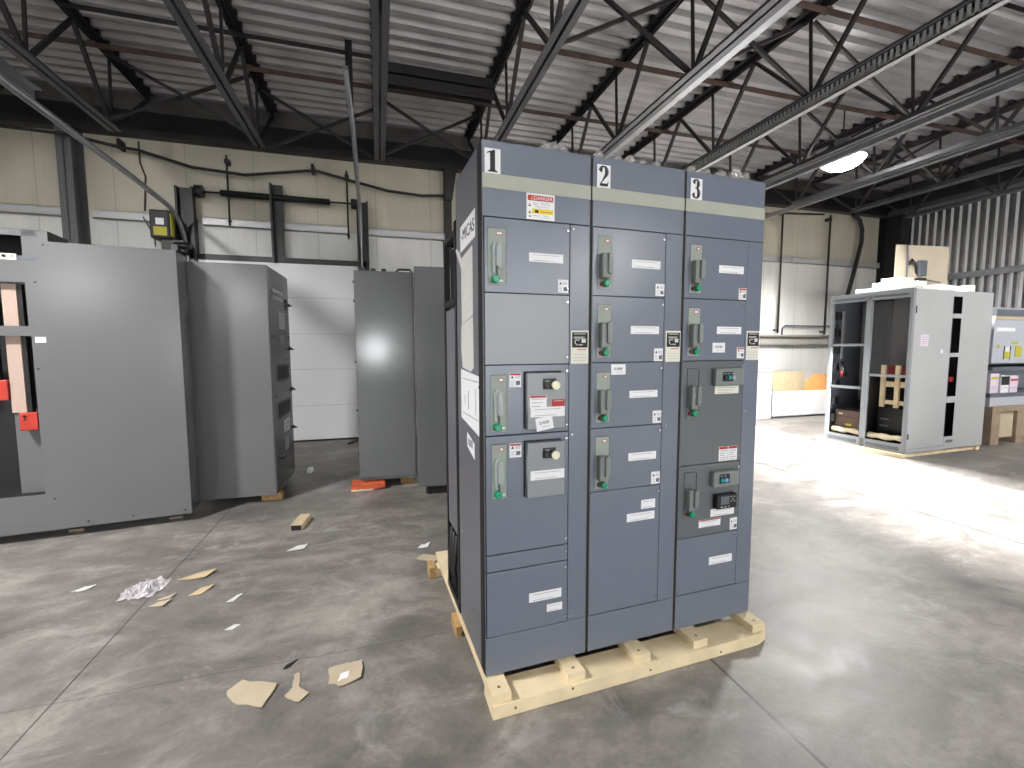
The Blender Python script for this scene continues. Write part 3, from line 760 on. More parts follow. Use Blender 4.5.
# --- cabinet 2
s2 = section(1, 'tall blue-grey electrical cabinet wearing the number 2, middle of the numbered three')
numeral(s2, '2', .026)
for k, (z0, z1, pz, lz, tz) in enumerate(((1.684, 1.986, (1.717, 1.947), (1.817, 1.855), (1.694, 1.75)), (1.382, 1.684, (1.407, 1.644), (1.514, 1.551), (1.385, 1.446)),
        (1.079, 1.382, (1.107, 1.337), (1.213, 1.247), (1.086, 1.146)), (.778, 1.079, (.792, 1.038), (.91, .948), (.785, .845)))):
    d = door(s2, z0, z1); handle(d, .036, .106, *pz, 1); label(d, .214, .371, *lz, 0); warn_tag(d, .346, .396, *tz)
    if k == 2: bar_code(d, .113, .19, 1.325, 1.373)
d = door(s2, .178, .778, name='lower_cover'); label(d, .292, .372, .666, .71, 0); label(d, .212, .37, .61, .65, 0)
name_plate(s2); strip_screws(s2, [(.42, 1.965), (.42, 1.07), (.42, .2)])
# --- cabinet 3
s3 = section(2, 'tall blue-grey electrical cabinet wearing the number 3, rightmost of the numbered three')
numeral(s3, '3', .029)
d = door(s3, 1.688, 1.986); handle(d, .039, .107, 1.716, 1.946, 1); label(d, .217, .374, 1.82, 1.857, 0); warn_tag(d, .348, .397, 1.692, 1.75, True)
d = door(s3, 1.383, 1.688); handle(d, .037, .108, 1.409, 1.643, 1); label(d, .217, .373, 1.517, 1.554, 0); bar_code(d, .193, .271, 1.424, 1.473); warn_tag(d, .350, .397, 1.394, 1.45, True)
def pilot_box(d, x0, x1, z0, z1, cols):
    x0 -= .012; x1 -= .012; b = MB().bbox(x0, x1, -.032, 0, z0, z1, .008).build('pilot_box', 'handle_grey', d)
    m = MB(); cz = (z0+z1)/2; cx = x0+(x1-x0)*.42
    m.mat('black').bbox(cx-.035, cx+.03, -.035, -.031, cz-.022, cz+.026, .002)
    for k, c in enumerate(cols):
        x = cx-.026+k*.025; m.mat(c).tube([(x, -.035, cz-.002), (x, -.048, cz-.002)], [.011, .010], 14)
        m.mat('grey_print').box(x-.007, x+.007, -.0365, -.035, cz+.015, cz+.02)
    m.build('push_buttons', None, b)
d = door(s3, .855, 1.383, 'dark_grey_door'); handle(d, .042, .108, 1.102, 1.344, 2); pilot_box(d, .206, .385, 1.256, 1.346, ('black', 'teal_plastic', 'pale_handle'))
label(d, .216, .370, 1.213, 1.253, 0, 'off_white', 3); label(d, .256, .314, .862, .937, 0, hdr='red_print', lines=5); label(d, .317, .376, .862, .937, 0, hdr='red_print', lines=5)
d = door(s3, .478, .855, 'dark_grey_door'); handle(d, .043, .112, .588, .819, 2); pilot_box(d, .213, .381, .735, .816, ('teal_plastic', 'blue_plastic'))
m = MB(); m.mat('black').bbox(.236, .366, -.035, 0, .618, .694, .006); m.mat('slate').box(.258, .312, -.0358, -.035, .642, .684)
m.mat('grey_print')
for x, z in ((.325, .68), (.335, .668), (.345, .68), (.325, .656), (.345, .656), (.335, .666)): m.bbox(x-.004, x+.004, -.038, -.035, z-.003, z+.003, .001)
for x in (.262, .285, .308): m.bbox(x-.006, x+.006, -.039, -.035, .627, .634, .001)
mo = m.build('meter', None, d); mo.location.x = -.01
label(d, .215, .370, .571, .61, 0); label(d, .142, .282, .521, .562, 0, hdr='red_print', lines=2); warn_tag(d, .347, .394, .484, .548)
d = door(s3, .178, .478, name='lower_cover'); label(d, .216, .368, .311, .353, 0)
name_plate(s3, .411, .497, 1.384, 1.534); strip_screws(s3, [(.415, 1.965), (.415, 1.12), (.415, .2)])
# --- papers taped to the left side of cabinet 1 (local x = 0 plane, facing -x)
def side_poly(name, pts, mat, t=.0012, parent=s1, off=0, extra=None):
    m = MB(); m.mat(mat)
    a = [m.bm.verts.new((.004-off, y, z-BZ+.0)) for y, z in pts]; b = [m.bm.verts.new((.004-off-t, y, z-BZ)) for y, z in pts]
    m._f(a); m._f(b[::-1]); n = len(pts)
    for i in range(n): m._f([a[i], b[i], b[(i+1) % n], a[(i+1) % n]])
    if extra: extra(m)
    return m.build(name, None, parent)
def S(y, z): return (y, z+.1+.003)
sp = side_poly('taped_sign', [S(.115, 2.05), S(.40, 2.035), S(.40, 1.915), S(.115, 1.93)], 'white_paper')
def pk(m):
    m.mat('grey_print')
    for k in range(26): m.box(.0015, .0022, .418-.0, .412, 1.50-.0+k*.018-.0-(.0), 1.507+k*.018)
def torn(y0, y1, z0, z1):
    p = [S(y0, z1)]; n = 8
    return [S(y0, z0), S(y1, z0+.01), S(y1+.01, (z0+z1)/2), S(y1, z1), S(y0, z1+.01), S(y0-.01, (z0+z1)/2)]
side_poly('torn_paper', [S(.165, 1.905), S(.165, 1.60), S(.39, 1.565), S(.39, 1.84), S(.56, 1.98), S(.42, 1.92), S(.39, 1.885)], 'paper_grey')
side_poly('torn_paper', [S(.165, 1.595), S(.16, 1.36), S(.22, 1.34), S(.38, 1.355), S(.41, 1.45), S(.40, 1.56)], 'paper_grey')
def ink_lines(m):
    m.mat('grey_print')
    for y, z0, z1 in ((.12, 1.15, 1.27), (.26, 1.16, 1.25), (.33, 1.18, 1.22)): m.box(.0008, .0024, y, y+.004, z0, z1)
    for z in (1.30, 1.13): m.box(.0008, .0024, .08, .38, z, z+.003)
side_poly('drawing_sheet', [S(.025, 1.325), S(.025, 1.058), S(.42, 1.10), S(.42, 1.345)], 'white_paper', extra=ink_lines)
side_poly('taped_label', [S(.16, 1.01), S(.16, .94), S(.30, .975), S(.30, 1.045)], 'white_paper', extra=lambda m: m.mat('grey_print').box(.0008, .0024, .19, .27, .985, 1.02))
text_part('sign_lettering', '-MICAS', .078, 'ink', sp, (.0022, .25, 1.985), (R(90), 0, R(-90)), .0003, 1.0)
strip = MB()
for y, z in ((.06, 2.12), (.05, 1.66), (.42, 1.67), (.07, 1.28), (.05, .88), (.43, .5), (.2, .2)): strip.tube([(.005, y, z), (.0, y, z)], .006, 8)
strip.build('side_screws', 'screw', s1)

# --- open rear frame behind the cabinets
o = O + uy*(DEP+.006)
t = thing('rear_frame', 'dark open steel frame standing behind cabinet 1 on the same pallet', 'frame', (o.x, o.y, BZ), A0)
m = MB()
for x in (.0, .72, 1.47):
    m.box(x, x+.03, .0, .04, 0, 2.1); m.box(x, x+.03, .30, .33, 0, 2.06)
m.box(0, 1.5, .30, .33, 2.03, 2.06); m.box(0, .03, 0, .33, 2.03, 2.06); m.box(0, 1.5, 0, .04, 2.07, 2.1); m.box(0, 1.5, 0, .33, 0, .04); m.box(0, .02, 0, .33, 1.68, 1.71)
m.build('posts', 'satin_black', t)
MB().box(.032, 1.46, .02, .28, .05, 2.0).build('inner_panel', 'black', t)
MB().box(.004, .02, .05, .29, .42, 1.66).build('side_panel', 'blue_grey_side', t)
m = MB()
for k in range(3): m.tube([(.015, .1+k*.05, .06), (-.002, .12+k*.06, .2), (.012, .1+k*.07, .40)], .012, 6)
m.build('cables', 'dark_steel', t)
# crumpled clear film on the cabinet tops
def film(o, spots, label_):
    m = MB()
    for (x, y, r, h) in spots:
        t_ = bmesh.new(); bmesh.ops.create_icosphere(t_, subdivisions=3, radius=1)
        sd = random.random()*50
        for v in t_.verts:
            n = noise.noise(v.co*2.2+Vector((sd, 0, 0)))*.45 + noise.noise(v.co*5+Vector((0, sd, 0)))*.25
            q = v.co*(1+n); v.co = Vector((x+q.x*r, y+q.y*r, max(.001, h*.5+q.z*h*.55)))
        for f in t_.faces: f.smooth = True
        m._merge(t_)
    tag(m.build('plastic_film', 'clear_film', None, (o.x, o.y, BZ+HH+.001), A0), label_, 'plastic film', 'crumpled film on the cabinet tops')
film(O, [(.31, .06, .028, .05), (.35, .07, .03, .06), (.39, .06, .024, .045)], 'crumpled clear film on top of cabinet 1')
film(O+ux*SW, [(.06, .05, .024, .045), (.15, .05, .03, .04), (.23, .06, .028, .05), (.30, .06, .022, .04), (.37, .05, .022, .04)], 'crumpled clear film on top of cabinet 2')
film(O+ux*SW*2, [(.07, .05, .024, .04), (.16, .06, .028, .045), (.26, .06, .028, .045), (.36, .06, .03, .065), (.41, .05, .022, .05)], 'crumpled clear film on top of cabinet 3')

# --- timber skid below
t = thing('wooden_pallet', 'pale pine shipping skid under the three numbered cabinets', 'pallet', (O.x, O.y, 0), A0)
m = MB(); m.mat('pine'); n = 40
poly = [(0, -.122), (.005, .03), (1.50, .03), (1.535, -.06), (1.52, -.10), (1.45, -.122)]
m.plate(poly, 0, .06)
m.mat('knot')
for x, z in ((.1, .03), (.37, .045), (.78, .03), (1.2, .02)): m.tube([(x, -.1215, z), (x, -.1228, z)], [.006, .006], 10)
m.build('front_beam', None, t)
MB().box(-.0, 1.5, .5, .59, 0, .06).build('cross_beam', 'pine', t)
MB().box(-.03, 1.5, 1.13, 1.22, 0, .06).build('cross_beam', 'pine', t)
for x, e in ((.0, 1.30), (.355, 1.2), (.705, 1.2), (1.045, 1.2), (1.425, 1.2)):
    m = MB(); m.mat('pine').box(x, x+.085, -.105 if x else -.11, e, .0605, .1)
    m.mat('knot').tube([(x+.042, -.07, .0995), (x+.042, -.07, .1008)], .007, 10)
    m.build('runner', None, t)
MB().box(-.03, -.001, .46, .6, .0, .058).build('block', 'pine_end', t); MB().box(-.07, -.031, 1.12, 1.24, 0, .075).build('block', 'pine_end', t)
for k, (x, y) in enumerate(((1.60, .30), (1.63, .24))): pass

# ------------------------------------------------------------------ big grey enclosure at left
t = thing('grey_enclosure', 'very wide grey metal enclosure with open busbar compartment at left edge', 'enclosure', (-1.655, 4.6, .075), R(7.1))
W = 2.9; m = MB(); th = .004; m.mat('asa_grey')
# front sheet in pieces around the openings (local x from -W to 0)
xs = [-W, -1.75]
def sheet(x0, x1, z0, z1): m.box(x0, x1, 0, th, z0, z1)
sheet(-.83, 0, 0, 2.32); sheet(-W, -.975, 0, .305); sheet(-.975, -.83, 0, 2.40); sheet(-1.75, -.975, 1.579, 1.657); sheet(-1.75, -.985, 1.995, 2.2); sheet(-1.75, -.89, 2.35, 2.40)
sheet(-.985, -.975, 1.657, 2.4) ; sheet(-W, -1.75, .305, 2.40)
m.box(-th, 0, 0, .33, 0, 2.32); m.box(-.83, 0, 0, .33, 2.316, 2.32); m.box(-W, 0, .326, .33, 0, 2.32)
m.mat('dark_steel').box(-.834, -.83, .004, .33, 2.32, 2.40); m.mat('asa_grey').box(-W, -.834, 0, .33, 2.396, 2.40); m.box(-W, -W+th, 0, .33, 0, 2.4)
m.mat('gap_black').box(-1.75, -.972, .30, .304, .2, 2.396); m.box(-1.76, -1.75, .004, .30, .2, 2.396); m.box(-.97, -.966, .004, .30, .2, 2.396); m.box(-1.75, -.97, .004, .30, .29, .3)
m.box(-W+.02, -.03, .05, .31, -.03, 0)
m.build('enclosure_body', None, t)
MB().box(-1.17, -.975, .12, .124, .30, .99).build('inner_plate', 'asa_grey', t)
for x0, x1, z0 in ((-1.15, -1.062, .972), (-1.36, -1.235, 1.22), (-1.56, -1.46, 1.3)):
    b = MB().bbox(x0, x1, .05, .08, z0, 1.985, .002).build('busbar', 'bar_tan', t)
    MB().box(x1+.004, x1+.03, .055, .1, z0, 1.985).build('insulating_strip', 'black', b)
for x0, x1, z0, z1 in ((-1.105, -.995, .828, .972), (-1.30, -1.155, 1.075, 1.235)):
    m = MB(); m.mat('insulator_red').bbox(x0, x1, .03, .10, z0, z1, .006); m.mat('black')
    m.tube([((x0+x1)/2-.02, .03, z1-.03), ((x0+x1)/2-.02, .02, z1-.03)], .009, 8); m.tube([((x0+x1)/2-.02, .03, z1-.055), ((x0+x1)/2-.02, .02, z1-.055)], .006, 8)
    m.build('insulator', None, t)
m = MB(); m.mat('cream_knob').box(-1.12, -1.02, -.004, 0, 2.163, 2.21); m.mat('black').tube([(-1.09, -.004, 2.19), (-1.09, -.01, 2.19)], .012, 10).box(-1.05, -1.04, -.006, -.004, 2.185, 2.195); m.build('terminal_plate', None, t)
MB().box(-1.02, -.9, -.002, 0, 2.165, 2.198).build('recess_plate', 'slate', t)
label(t, -.955, -.89, 1.528, 1.572, 0, lines=1)
m = MB()
for x, z in ((-.925, 2.0), (-.95, 1.32), (-.92, .26), (-.72, .04), (-.42, .04), (-.05, .04), (-.86, 2.29)): m.tube([(x, 0, z), (x, -.004, z)], .008, 8)
m.build('screws', 'satin_black', t)
for x_ in (-2.6, -.9, -.2): MB().box(x_, x_+.1, .12, .3, -.075, -.031).build('shim_block', 'old_wood', t)

# ------------------------------------------------------------------ second grey cabinet with meters on its side
t = thing('switchgear_cabinet', 'grey switchgear cabinet with hinged meter panel, right of the wide enclosure', 'electrical cabinet', (-1.03, 4.93, .075), R(-1.5))
m = MB().mat('asa_grey'); m.bbox(-.69, 0, 0, .87, 0, 2.286, .006); m.build('body', None, t)
pn = MB().bbox(0, .008, .01, .86, .04, 2.27, .002).build('side_panel', 'asa_dark', t)
m = MB(); m.mat('white_paper')
for j in range(2):
    for k in range(5): m.box(.008, .016, .18+k*.09, .215+k*.09, 1.98+j*.07, 2.01+j*.07)
m.mat('black').box(.008, .014, .66, .78, 1.9, 2.02)
m.build('meter_group', None, t)
m = MB(); m.mat('white_paper').box(.008, .0095, .38, .62, 1.68, 1.86); m.mat('grey_print')
for k in range(4): m.box(.0095, .0102, .42+k*.05, .435+k*.05, 1.70, 1.84)
m.build('label', None, t)
MB().box(.008, .0095, .4, .62, 1.52, 1.62).build('label', 'cover_grey', t)
for z0 in (1.13, .74):
    m = MB(); m.mat('slate').box(.008, .011, .18, .74, z0, z0+.17); m.mat('gap_black')
    for k in range(9): m.box(.011, .013, .2+k*.06, .23+k*.06, z0+.02, z0+.15)
    m.build('vent', None, t)
m = MB(); m.mat('white_paper').box(.008, .0095, .4, .68, .56, .7); m.mat('grey_print').box(.0095, .0102, .44, .64, .6, .61).box(.0095, .0102, .44, .64, .64, .65); m.build('label', None, t)
MB().box(.008, .0095, .42, .6, .36, .5).build('label', 'light_grey', t)
m = MB(); m.tube([(.008, .2, .33), (.03, .2, .33), (.04, .3, .33)], .012, 8); m.build('latch_handle', 'black', t)
m = MB()
for y, z in ((.12, 2.05), (.15, 1.6), (.82, 1.6), (.15, .98), (.8, .98), (.3, 1.3), (.7, 1.35)): m.tube([(.008, y, z), (.014, y, z)], .012, 8)
m.build('fasteners', 'black', t)
for z in (1.95, 1.45, .98, .53):
    m = MB(); m.prism([(0, 0), (.055, .01), (0, .05)], 0, .03, tf=lambda p: Vector((p.x+.0, .84+p.y, p.z+z))); m.build('hinge', 'dark_steel', t)
MB().tube([(-.12, .3, 2.286), (-.12, .3, 2.31)], .02, 10).build('lifting_eye', 'black', t)
tag(B(-1.19, -1.0, 5.02, 5.12, 0, .07).build('wood_block', 'pine_end'), 'short pine block under the front corner of the meter cabinet', 'wood block')
# cabinet doorway pair further back
t = thing('grey_cabinet', 'narrow tall grey cabinet in front of the overhead door with shiny front', 'electrical cabinet', (-.239, 5.10, .10), R(-3.5))
MB().bbox(0, .615, 0, .8, 0, 2.27, .006).build('body', 'mid_grey', t)
MB().bbox(.0, .6, -.012, -.001, .03, 2.24, .003).build('front_panel', 'mid_grey', t)
m = MB()
for z in (.3, .78, 1.3, 1.95, 2.15): m.tube([(-.012, -.006, z), (0.0, -.006, z)], .012, 8)
m.build('edge_bolts', 'dark_steel', t)
m = MB()
for x in (.06, .17, .28): m.box(x, x+.05, .02, .07, 2.27, 2.30)
m.tube([(.42, .1, 2.27), (.46, .1, 2.31), (.58, .1, 2.31), (.6, .1, 2.27)], .012, 6); m.build('top_brackets', 'dark_steel', t)
t = thing('grey_cabinet', 'tall grey cabinet side seen just left of the numbered cabinets', 'electrical cabinet', (.36, 4.715, .09), R(-3))
MB().bbox(0, 1.0, 0, .36, 0, 2.286, .006).build('body', 'mid_grey', t)
MB().tube([(.07, 0, 1.05), (.07, -.012, 1.05)], .008, 8).build('latch', 'screw', t)
m = MB(); m.box(.1, .9, .03, .33, -.09, 0); m.build('plinth', 'black', t)
m = MB(); m.mat('orange_paint').bbox(-.33, -.02, 5.05, 5.35, 0, .05, .012); m.bbox(-.22, .03, 5.045, 5.14, .01, .085, .015); m.mat('pine').box(-.33, -.1, 5.045, 5.05, .0, .02)
tag(m.build('orange_block', None), 'orange painted timber chock under the narrow grey cabinet', 'wood block')
tag(B(.2, .34, 5.2, 5.75, 0, .09).build('wood_block', 'pine_end'), 'timber bearer under the rear of the narrow grey cabinet', 'wood block')
m = MB(); m.bar((-.52, 7.6, .012), (-.36, 7.95, .012), .02, .02); tag(m.build('steel_rod', 'satin_black'), 'black rod lying on the floor at the foot of the overhead door', 'rod')
m = MB(); m.bbox(-.9, -.84, 5.95, 6.1, 0, .05, .01); tag(m.build('wood_block', 'foam'), 'small pale block on the floor behind the meter cabinet', 'block')

# ------------------------------------------------------------------ open grey cubicle at right
t = thing('open_cubicle', 'large open-fronted grey metal cubicle on timbers in front of the corrugated wall', 'electrical cabinet', (6.96, 4.37, .055), R(2))
X1, Y1, Z1 = 1.76, 1.14, 2.28
m = MB().mat('cover_grey')
for y0, y1 in ((0, .035), (.53, .60), (1.10, Y1)): m.box(0, .05, y0, y1, 0, Z1)
m.box(0, .05, .035, 1.1, 2.17, Z1); m.box(-.012, .05, 0, Y1, 2.25, 2.29); m.box(0, .05, .035, 1.1, 0, .125); m.mat('slate').box(-.003, 0, .06, .5, .03, .085).box(-.003, 0, .63, 1.07, .03, .085).box(-.003, 0, .06, .5, 2.20, 2.225).box(-.003, 0, .63, 1.07, 2.20, 2.225)
m.build('front_frame', None, t)
m = MB().mat('light_grey'); xs0, xs1 = .845, 1.05; xe = .832
m.box(0.05, xs0, 0, .004, 0, Z1); m.box(xs1, X1, 0, .004, 0, Z1)
for z0, z1 in ((0, .19), (.685, .776), (1.345, 1.402), (1.895, 1.96), (2.2, Z1)): m.box(xs0, xs1, 0, .004, z0, z1)
m.mat('slate').box(.045, .88, -.0015, 0, .058, .062).box(.855, .857, -.0015, 0, .06, 2.2).box(.9, 1.06, -.0015, 0, .1, .14)
m.build('side_sheet', None, t)
m = MB(); m.mat('slate'); m.box(.05, X1, Y1-.004, Y1, 0, Z1); m.box(X1-.004, X1, 0, Y1, 0, Z1); m.mat('light_grey').box(0.05, X1, 0, Y1, Z1-.004, Z1); m.mat('black').box(.05, X1, 0, Y1, 0, .01); m.box(1.2, 1.204, .01, Y1-.01, .01, Z1-.01); m.box(.05, 1.2, .565, .569, .01, 1.1)
m.build('shell', None, t)
m = MB(); m.box(.5, .51, .04, .55, 1.1, 2.2); m.box(.6, .61, .62, 1.05, .62, 2.2); m.build('inner_panel', 'asa_grey', t)
for z in (1.50, .85): MB().box(.02, .05, .6, 1.1, z, z+.04).build('cross_rail', 'cover_grey', t)
MB().box(.02, .05, .035, .53, 1.06, 1.10).build('cross_rail', 'cover_grey', t)
m = MB().mat('black')
for k in range(7): m.box(.06, .16, 1.04, 1.09, .3+k*.27, .42+k*.27)
m.tube([(.1, .98, 1.25), (.06, .95, 1.15), (.1, .92, 1.05), (.14, .98, 1.12), (.1, 1.0, 1.22)], .03, 8)
m.mat('dark_red').tube([(.08, .98, 1.18), (.05, .95, 1.1), (.09, .96, 1.02)], .02, 8); m.mat('galvanised').box(.1, .14, .99, 1.02, 1.3, 2.05)
m.mat('insulator_red').bbox(1.0, 1.08, .05, .12, .98, 1.05, .01)
m.build('wiring', None, t)
m = MB(); m.mat('lilac_card').box(.20, .36, -.002, 0, 1.50, 1.66); m.mat('white_paper').box(.64, .69, -.002, 0, 1.40, 1.45); m.mat('grey_print')
for k in range(4): m.box(.22, .34, -.0026, -.0018, 1.53+k*.03, 1.536+k*.03)
m.mat('black').box(.06, .075, -.006, 0, 1.95, 2.05).box(.06, .08, -.006, 0, .2, .28); m.build('side_labels', None, t)
m = MB(); m.mat('pine').box(-.06, .06, -.01, 1.2, -.055, -.002); m.box(.1, X1, .02, .1, -.055, -.002); m.box(.1, X1, 1.0, 1.08, -.055, -.002); m.box(1.6, 1.66, -.02, .02, -.055, -.01); m.build('base_timber', None, t)
# things inside it
def loc_c(x, y, z): return (6.96+x*math.cos(R(2))-y*math.sin(R(2)), 4.37+x*math.sin(R(2))+y*math.cos(R(2)), .055+z)
def inside(name, mb, label_, cat, at, mat=None, group=None):
    o = mb.build(name, mat, None, loc_c(*at), R(2)); return tag(o, label_, cat, group)
m = MB().mat('brown_box').bbox(0, .35, 0, .42, 0, .36, .01); m.mat('rust').box(-.004, 0, .01, .41, .25, .262); m.mat('yellow_label').box(-.003, 0, .16, .25, .12, .15); m.mat('off_white').box(-.003, 0, .3, .36, .29, .31)
inside('equipment_box', m, 'brown box with a yellow label inside the left bay of the open cubicle', 'box', (.12, .64, .0105+.125))
m = MB().mat('pine')
for y in (.05, .24, .43): m.box(0, .04, y, y+.055, .0, .62)
m.box(.04, .08, .02, .5, .3, .38); m.box(.04, .08, .02, .5, .04, .1)
m.mat('dark_red').box(.045, .08, .12, .23, .48, .62).box(.045, .08, .31, .42, .48, .62); m.mat('pine').box(.0, .06, .0, .12, .44, .62)
inside('timber_crate_frame', m, 'pale timber frame with dark red blocks inside the right bay of the open cubicle', 'timber frame', (.25, .02, .6))
MB_ = MB().mat('black').bbox(0, .5, 0, .46, 0, .585, .01).mat('slate').box(-.003, 0, .3, .42, .3, .32).box(-.003, 0, .3, .42, .4, .42)
inside('dark_crate', MB_, 'black equipment block low in the right bay of the open cubicle', 'box', (.25, .06, .0115))
for y0, y1, nm in ((.04, .51, 'right'), (.62, 1.05, 'left')):
    m = MB(); n = 9; ps = []; rs = []
    for k in range(n):
        ps.append((random.uniform(-.01, .01), y0+(y1-y0)*k/(n-1), .0+random.uniform(-.008, .012))); rs.append(.042+random.uniform(-.008, .01))
    m.tube(ps, rs, 9)
    inside('packing_paper', m, 'crumpled tan packing paper lying in the %s bay of the open cubicle' % nm, 'packing paper', (.085, 0, .19-.005), 'kraft', 'packing paper in the open cubicle')
# foam sheets on its roof
for (x, y, a, lx, ly, h, z, nm) in ((.15, .25, 4, .95, .6, .07, 0, 'lowest green-white foam sheet on top of the open cubicle'), (.2, .3, -6, .5, .4, .08, .071, 'small foam slab stacked on the foam sheet'),
        (.32, .36, 3, .3, .26, .06, .152, 'topmost foam piece of the stack on the open cubicle'), (1.16, .3, 6, .34, .4, .13, 0, 'white foam block on the cubicle roof, right of the stack'), (1.56, .2, -6, .13, .3, .12, 0, 'small white foam block at the right end of the cubicle roof')):
    m = MB().bbox(0, lx, 0, ly, 0, h, .004)
    o = m.build('foam_sheet', 'foam', None, (*loc_c(x, y, 0)[:2], .055+2.291+z-.0), R(2+a)); tag(o, nm, 'foam', 'foam pieces on the open cubicle')
# plywood board with electrical boxes behind it
t = thing('electrical_board', 'beige plywood backboard with black boxes behind the open cubicle', 'board', (9.18, 6.1, 0), R(-6))
MB().bbox(0, 1.2, 0, .02, 2.1, 3.42, .003).build('panel', 'beige_board', t)
MB().box(.1, .16, .02, .08, 0, 3.3).box(.84, .9, .02, .08, 0, 3.3).build('support_posts', 'old_wood', t)
MB().bbox(.44, .62, -.08, 0, 2.45, 2.82, .01).build('switch_box', 'black', t)
MB().bbox(.47, .63, -.07, 0, 2.86, 3.14, .01).build('switch_box', 'slate', t)
MB().tube([(.22, -.03, 2.1), (.21, -.03, 2.6), (.23, -.03, 3.1), (.2, -.03, 3.42)], .014, 8).tube([(.14, -.03, 2.78), (.5, -.03, 2.8)], .01, 6).tube([(.6, -.03, 2.8), (1.0, -.03, 2.75)], .01, 6).build('conduit', 'slate', t)
MB().tube([(.25, -.03, 3.1), (.32, -.03, 3.16), (.4, -.03, 3.1), (.43, -.03, 2.9)], .014, 6).bbox(.24, .34, -.06, 0, 3.06, 3.12, .006).build('cable', 'dark_steel', t)

# ------------------------------------------------------------------ workbench stack at far right
t = thing('wooden_crate', 'low weathered wooden crate on the floor beyond the open cubicle', 'crate', (9.15, 4.55, 0), R(0))
m = MB().mat('old_wood'); m.box(0, 2.2, 0, .9, .52, .60)
m.build('deck', None, t)
for x in (0, .62, 1.3, 1.95): MB().box(x, x+.2, 0, .9, 0, .518).build('leg', 'old_wood', t)
MB().box(.2, .6, .04, .08, .1, .5).box(.82, 1.3, .04, .08, .1, .5).build('side_board', 'cardboard', t)
t = thing('steel_workbench', 'grey steel shelving cabinet with yellow labels standing on the wooden crate', 'shelf', (9.2, 4.62, .602), R(0))
m = MB().mat('machine_grey'); m.box(0, 2.1, 0, .6, 0, .14); m.box(0, 2.1, .55, .6, .14, 1.62); m.mat('slate').box(0, 2.1, 0, .55, .14, .2).box(0, 2.1, 0, .55, .56, .62).mat('machine_grey').box(0, 2.1, .02, .55, .68, 1.36)
m.mat('slate').box(0, 2.1, 0, .55, 1.42, 1.52).mat('cardboard').box(0, 2.1, .01, .55, 1.362, 1.42)
m.build('shelf_body', None, t)
m = MB(); m.mat('yellow_label').box(.1, .17, .015, .02, .92, .97).box(.28, .42, .014, .02, .76, .88).box(.55, .7, .014, .02, .78, .95).box(.45, .6, .017, .02, .98, 1.02); m.mat('white_paper').box(.3, .4, .012, .014, .86, .94).box(.06, .5, .015, .02, 1.18, 1.24); m.mat('dark_steel').box(.27, .28, .012, .02, .74, .95).box(.42, .43, .012, .02, .74, .95)
m.build('door_labels', None, t)
for x, w_, mt, h, nm in ((.06, .2, 'lilac_card', .32, 'pale lilac carton on the steel shelf, leftmost'), (.32, .2, 'white_paper', .28, 'black and white carton on the steel shelf, second from left'), (.54, .2, 'lilac_card', .27, 'pink and white carton on the steel shelf, third from left')):
    m = MB().mat(mt).bbox(0, w_, 0, .3, 0, h, .006)
    if mt == 'white_paper': m.mat('satin_black').box(0.004, w_-.004, -.003, 0, h*.45, h*.95)
    else: m.mat('yellow_label' if x < .1 else 'red_print').box(.02, w_-.02, -.003, 0, h*.7, h*.82)
    m.mat('grey_print').box(.02, w_-.02, -.003, 0, h*.3, h*.33).box(.02, w_-.03, -.003, 0, h*.2, h*.22)
    tag(m.build('carton', None, None, (9.2+x, 4.66, .803)), nm, 'carton', 'cartons on the steel shelf')

# ------------------------------------------------------------------ white bin with cardboard
t = thing('white_bin', 'long low white bin against the back wall holding cardboard', 'bin', (8.1, 7.68, 0))
m = MB(); m.box(0, 2.2, 0, .03, 0, .58); m.box(0, .03, 0, .42, 0, .58); m.box(2.17, 2.2, 0, .42, 0, .58); m.box(0, 2.2, .4, .42, 0, .58); m.box(0, 2.2, 0, .42, 0, .04); m.build('bin_body', 'white_paint', t)
t = thing('white_box', 'taller white box left of the low white bin', 'box', (6.5, 7.66, 0))
MB().bbox(0, 1.585, .001, .4, 0, .93, .004).build('box_body', 'white_paint', t); MB().bbox(-.01, 1.59, -.005, .41, .931, .97, .006).build('lid', 'white_paint', t)
for k, (x0, y, h, w_, l_, mt, nm) in enumerate(((8.16, 7.76, 1.0, .75, -10, 'tan_card', 'tan cardboard sheet leaning in the white bin, front one'), (8.3, 7.86, 1.03, .85, -8, 'cardboard', 'brown cardboard sheet leaning in the white bin behind the tan one'), (8.5, 7.96, .98, .6, -6, 'tan_card', 'cardboard sheet at the back of the white bin'))):
    m = MB(); q = []
    for zz in (.05, h): q += [(0 - (h-zz)*-.0, zz)]
    m.prism([(.12, .05), (w_+.0, .05), (w_-.02+.1, h-.04), (w_*.5, h), (.0, h-.02)], -.006, .006)
    o = m.build('cardboard_sheet', mt, None, (x0, y-.0, 0)); tag(o, nm, 'cardboard', 'cardboard in the white bin')
m = MB(); n = 14
g = [[None]*6 for _ in range(n)]
for i in range(n):
    for j in range(6):
        u = i/(n-1); v = j/5
        g[i][j] = m.bm.verts.new((u*.95, .03+.22*v-.04*math.sin(u*5), .42+.52*(v*.8+.2)*min(1, .55+u*.7)+.05*math.sin(u*9+v*4)))
for i in range(n-1):
    for j in range(5): m._f([g[i][j], g[i+1][j], g[i+1][j+1], g[i][j+1]])
o = m.build('orange_sheet', 'orange_card', None, (9.17, 7.735, .0)); md = o.modifiers.new('s', 'SOLIDIFY'); md.thickness = .02
tag(o, 'folded orange-brown packing sheet slumped in the white bin', 'packing sheet')

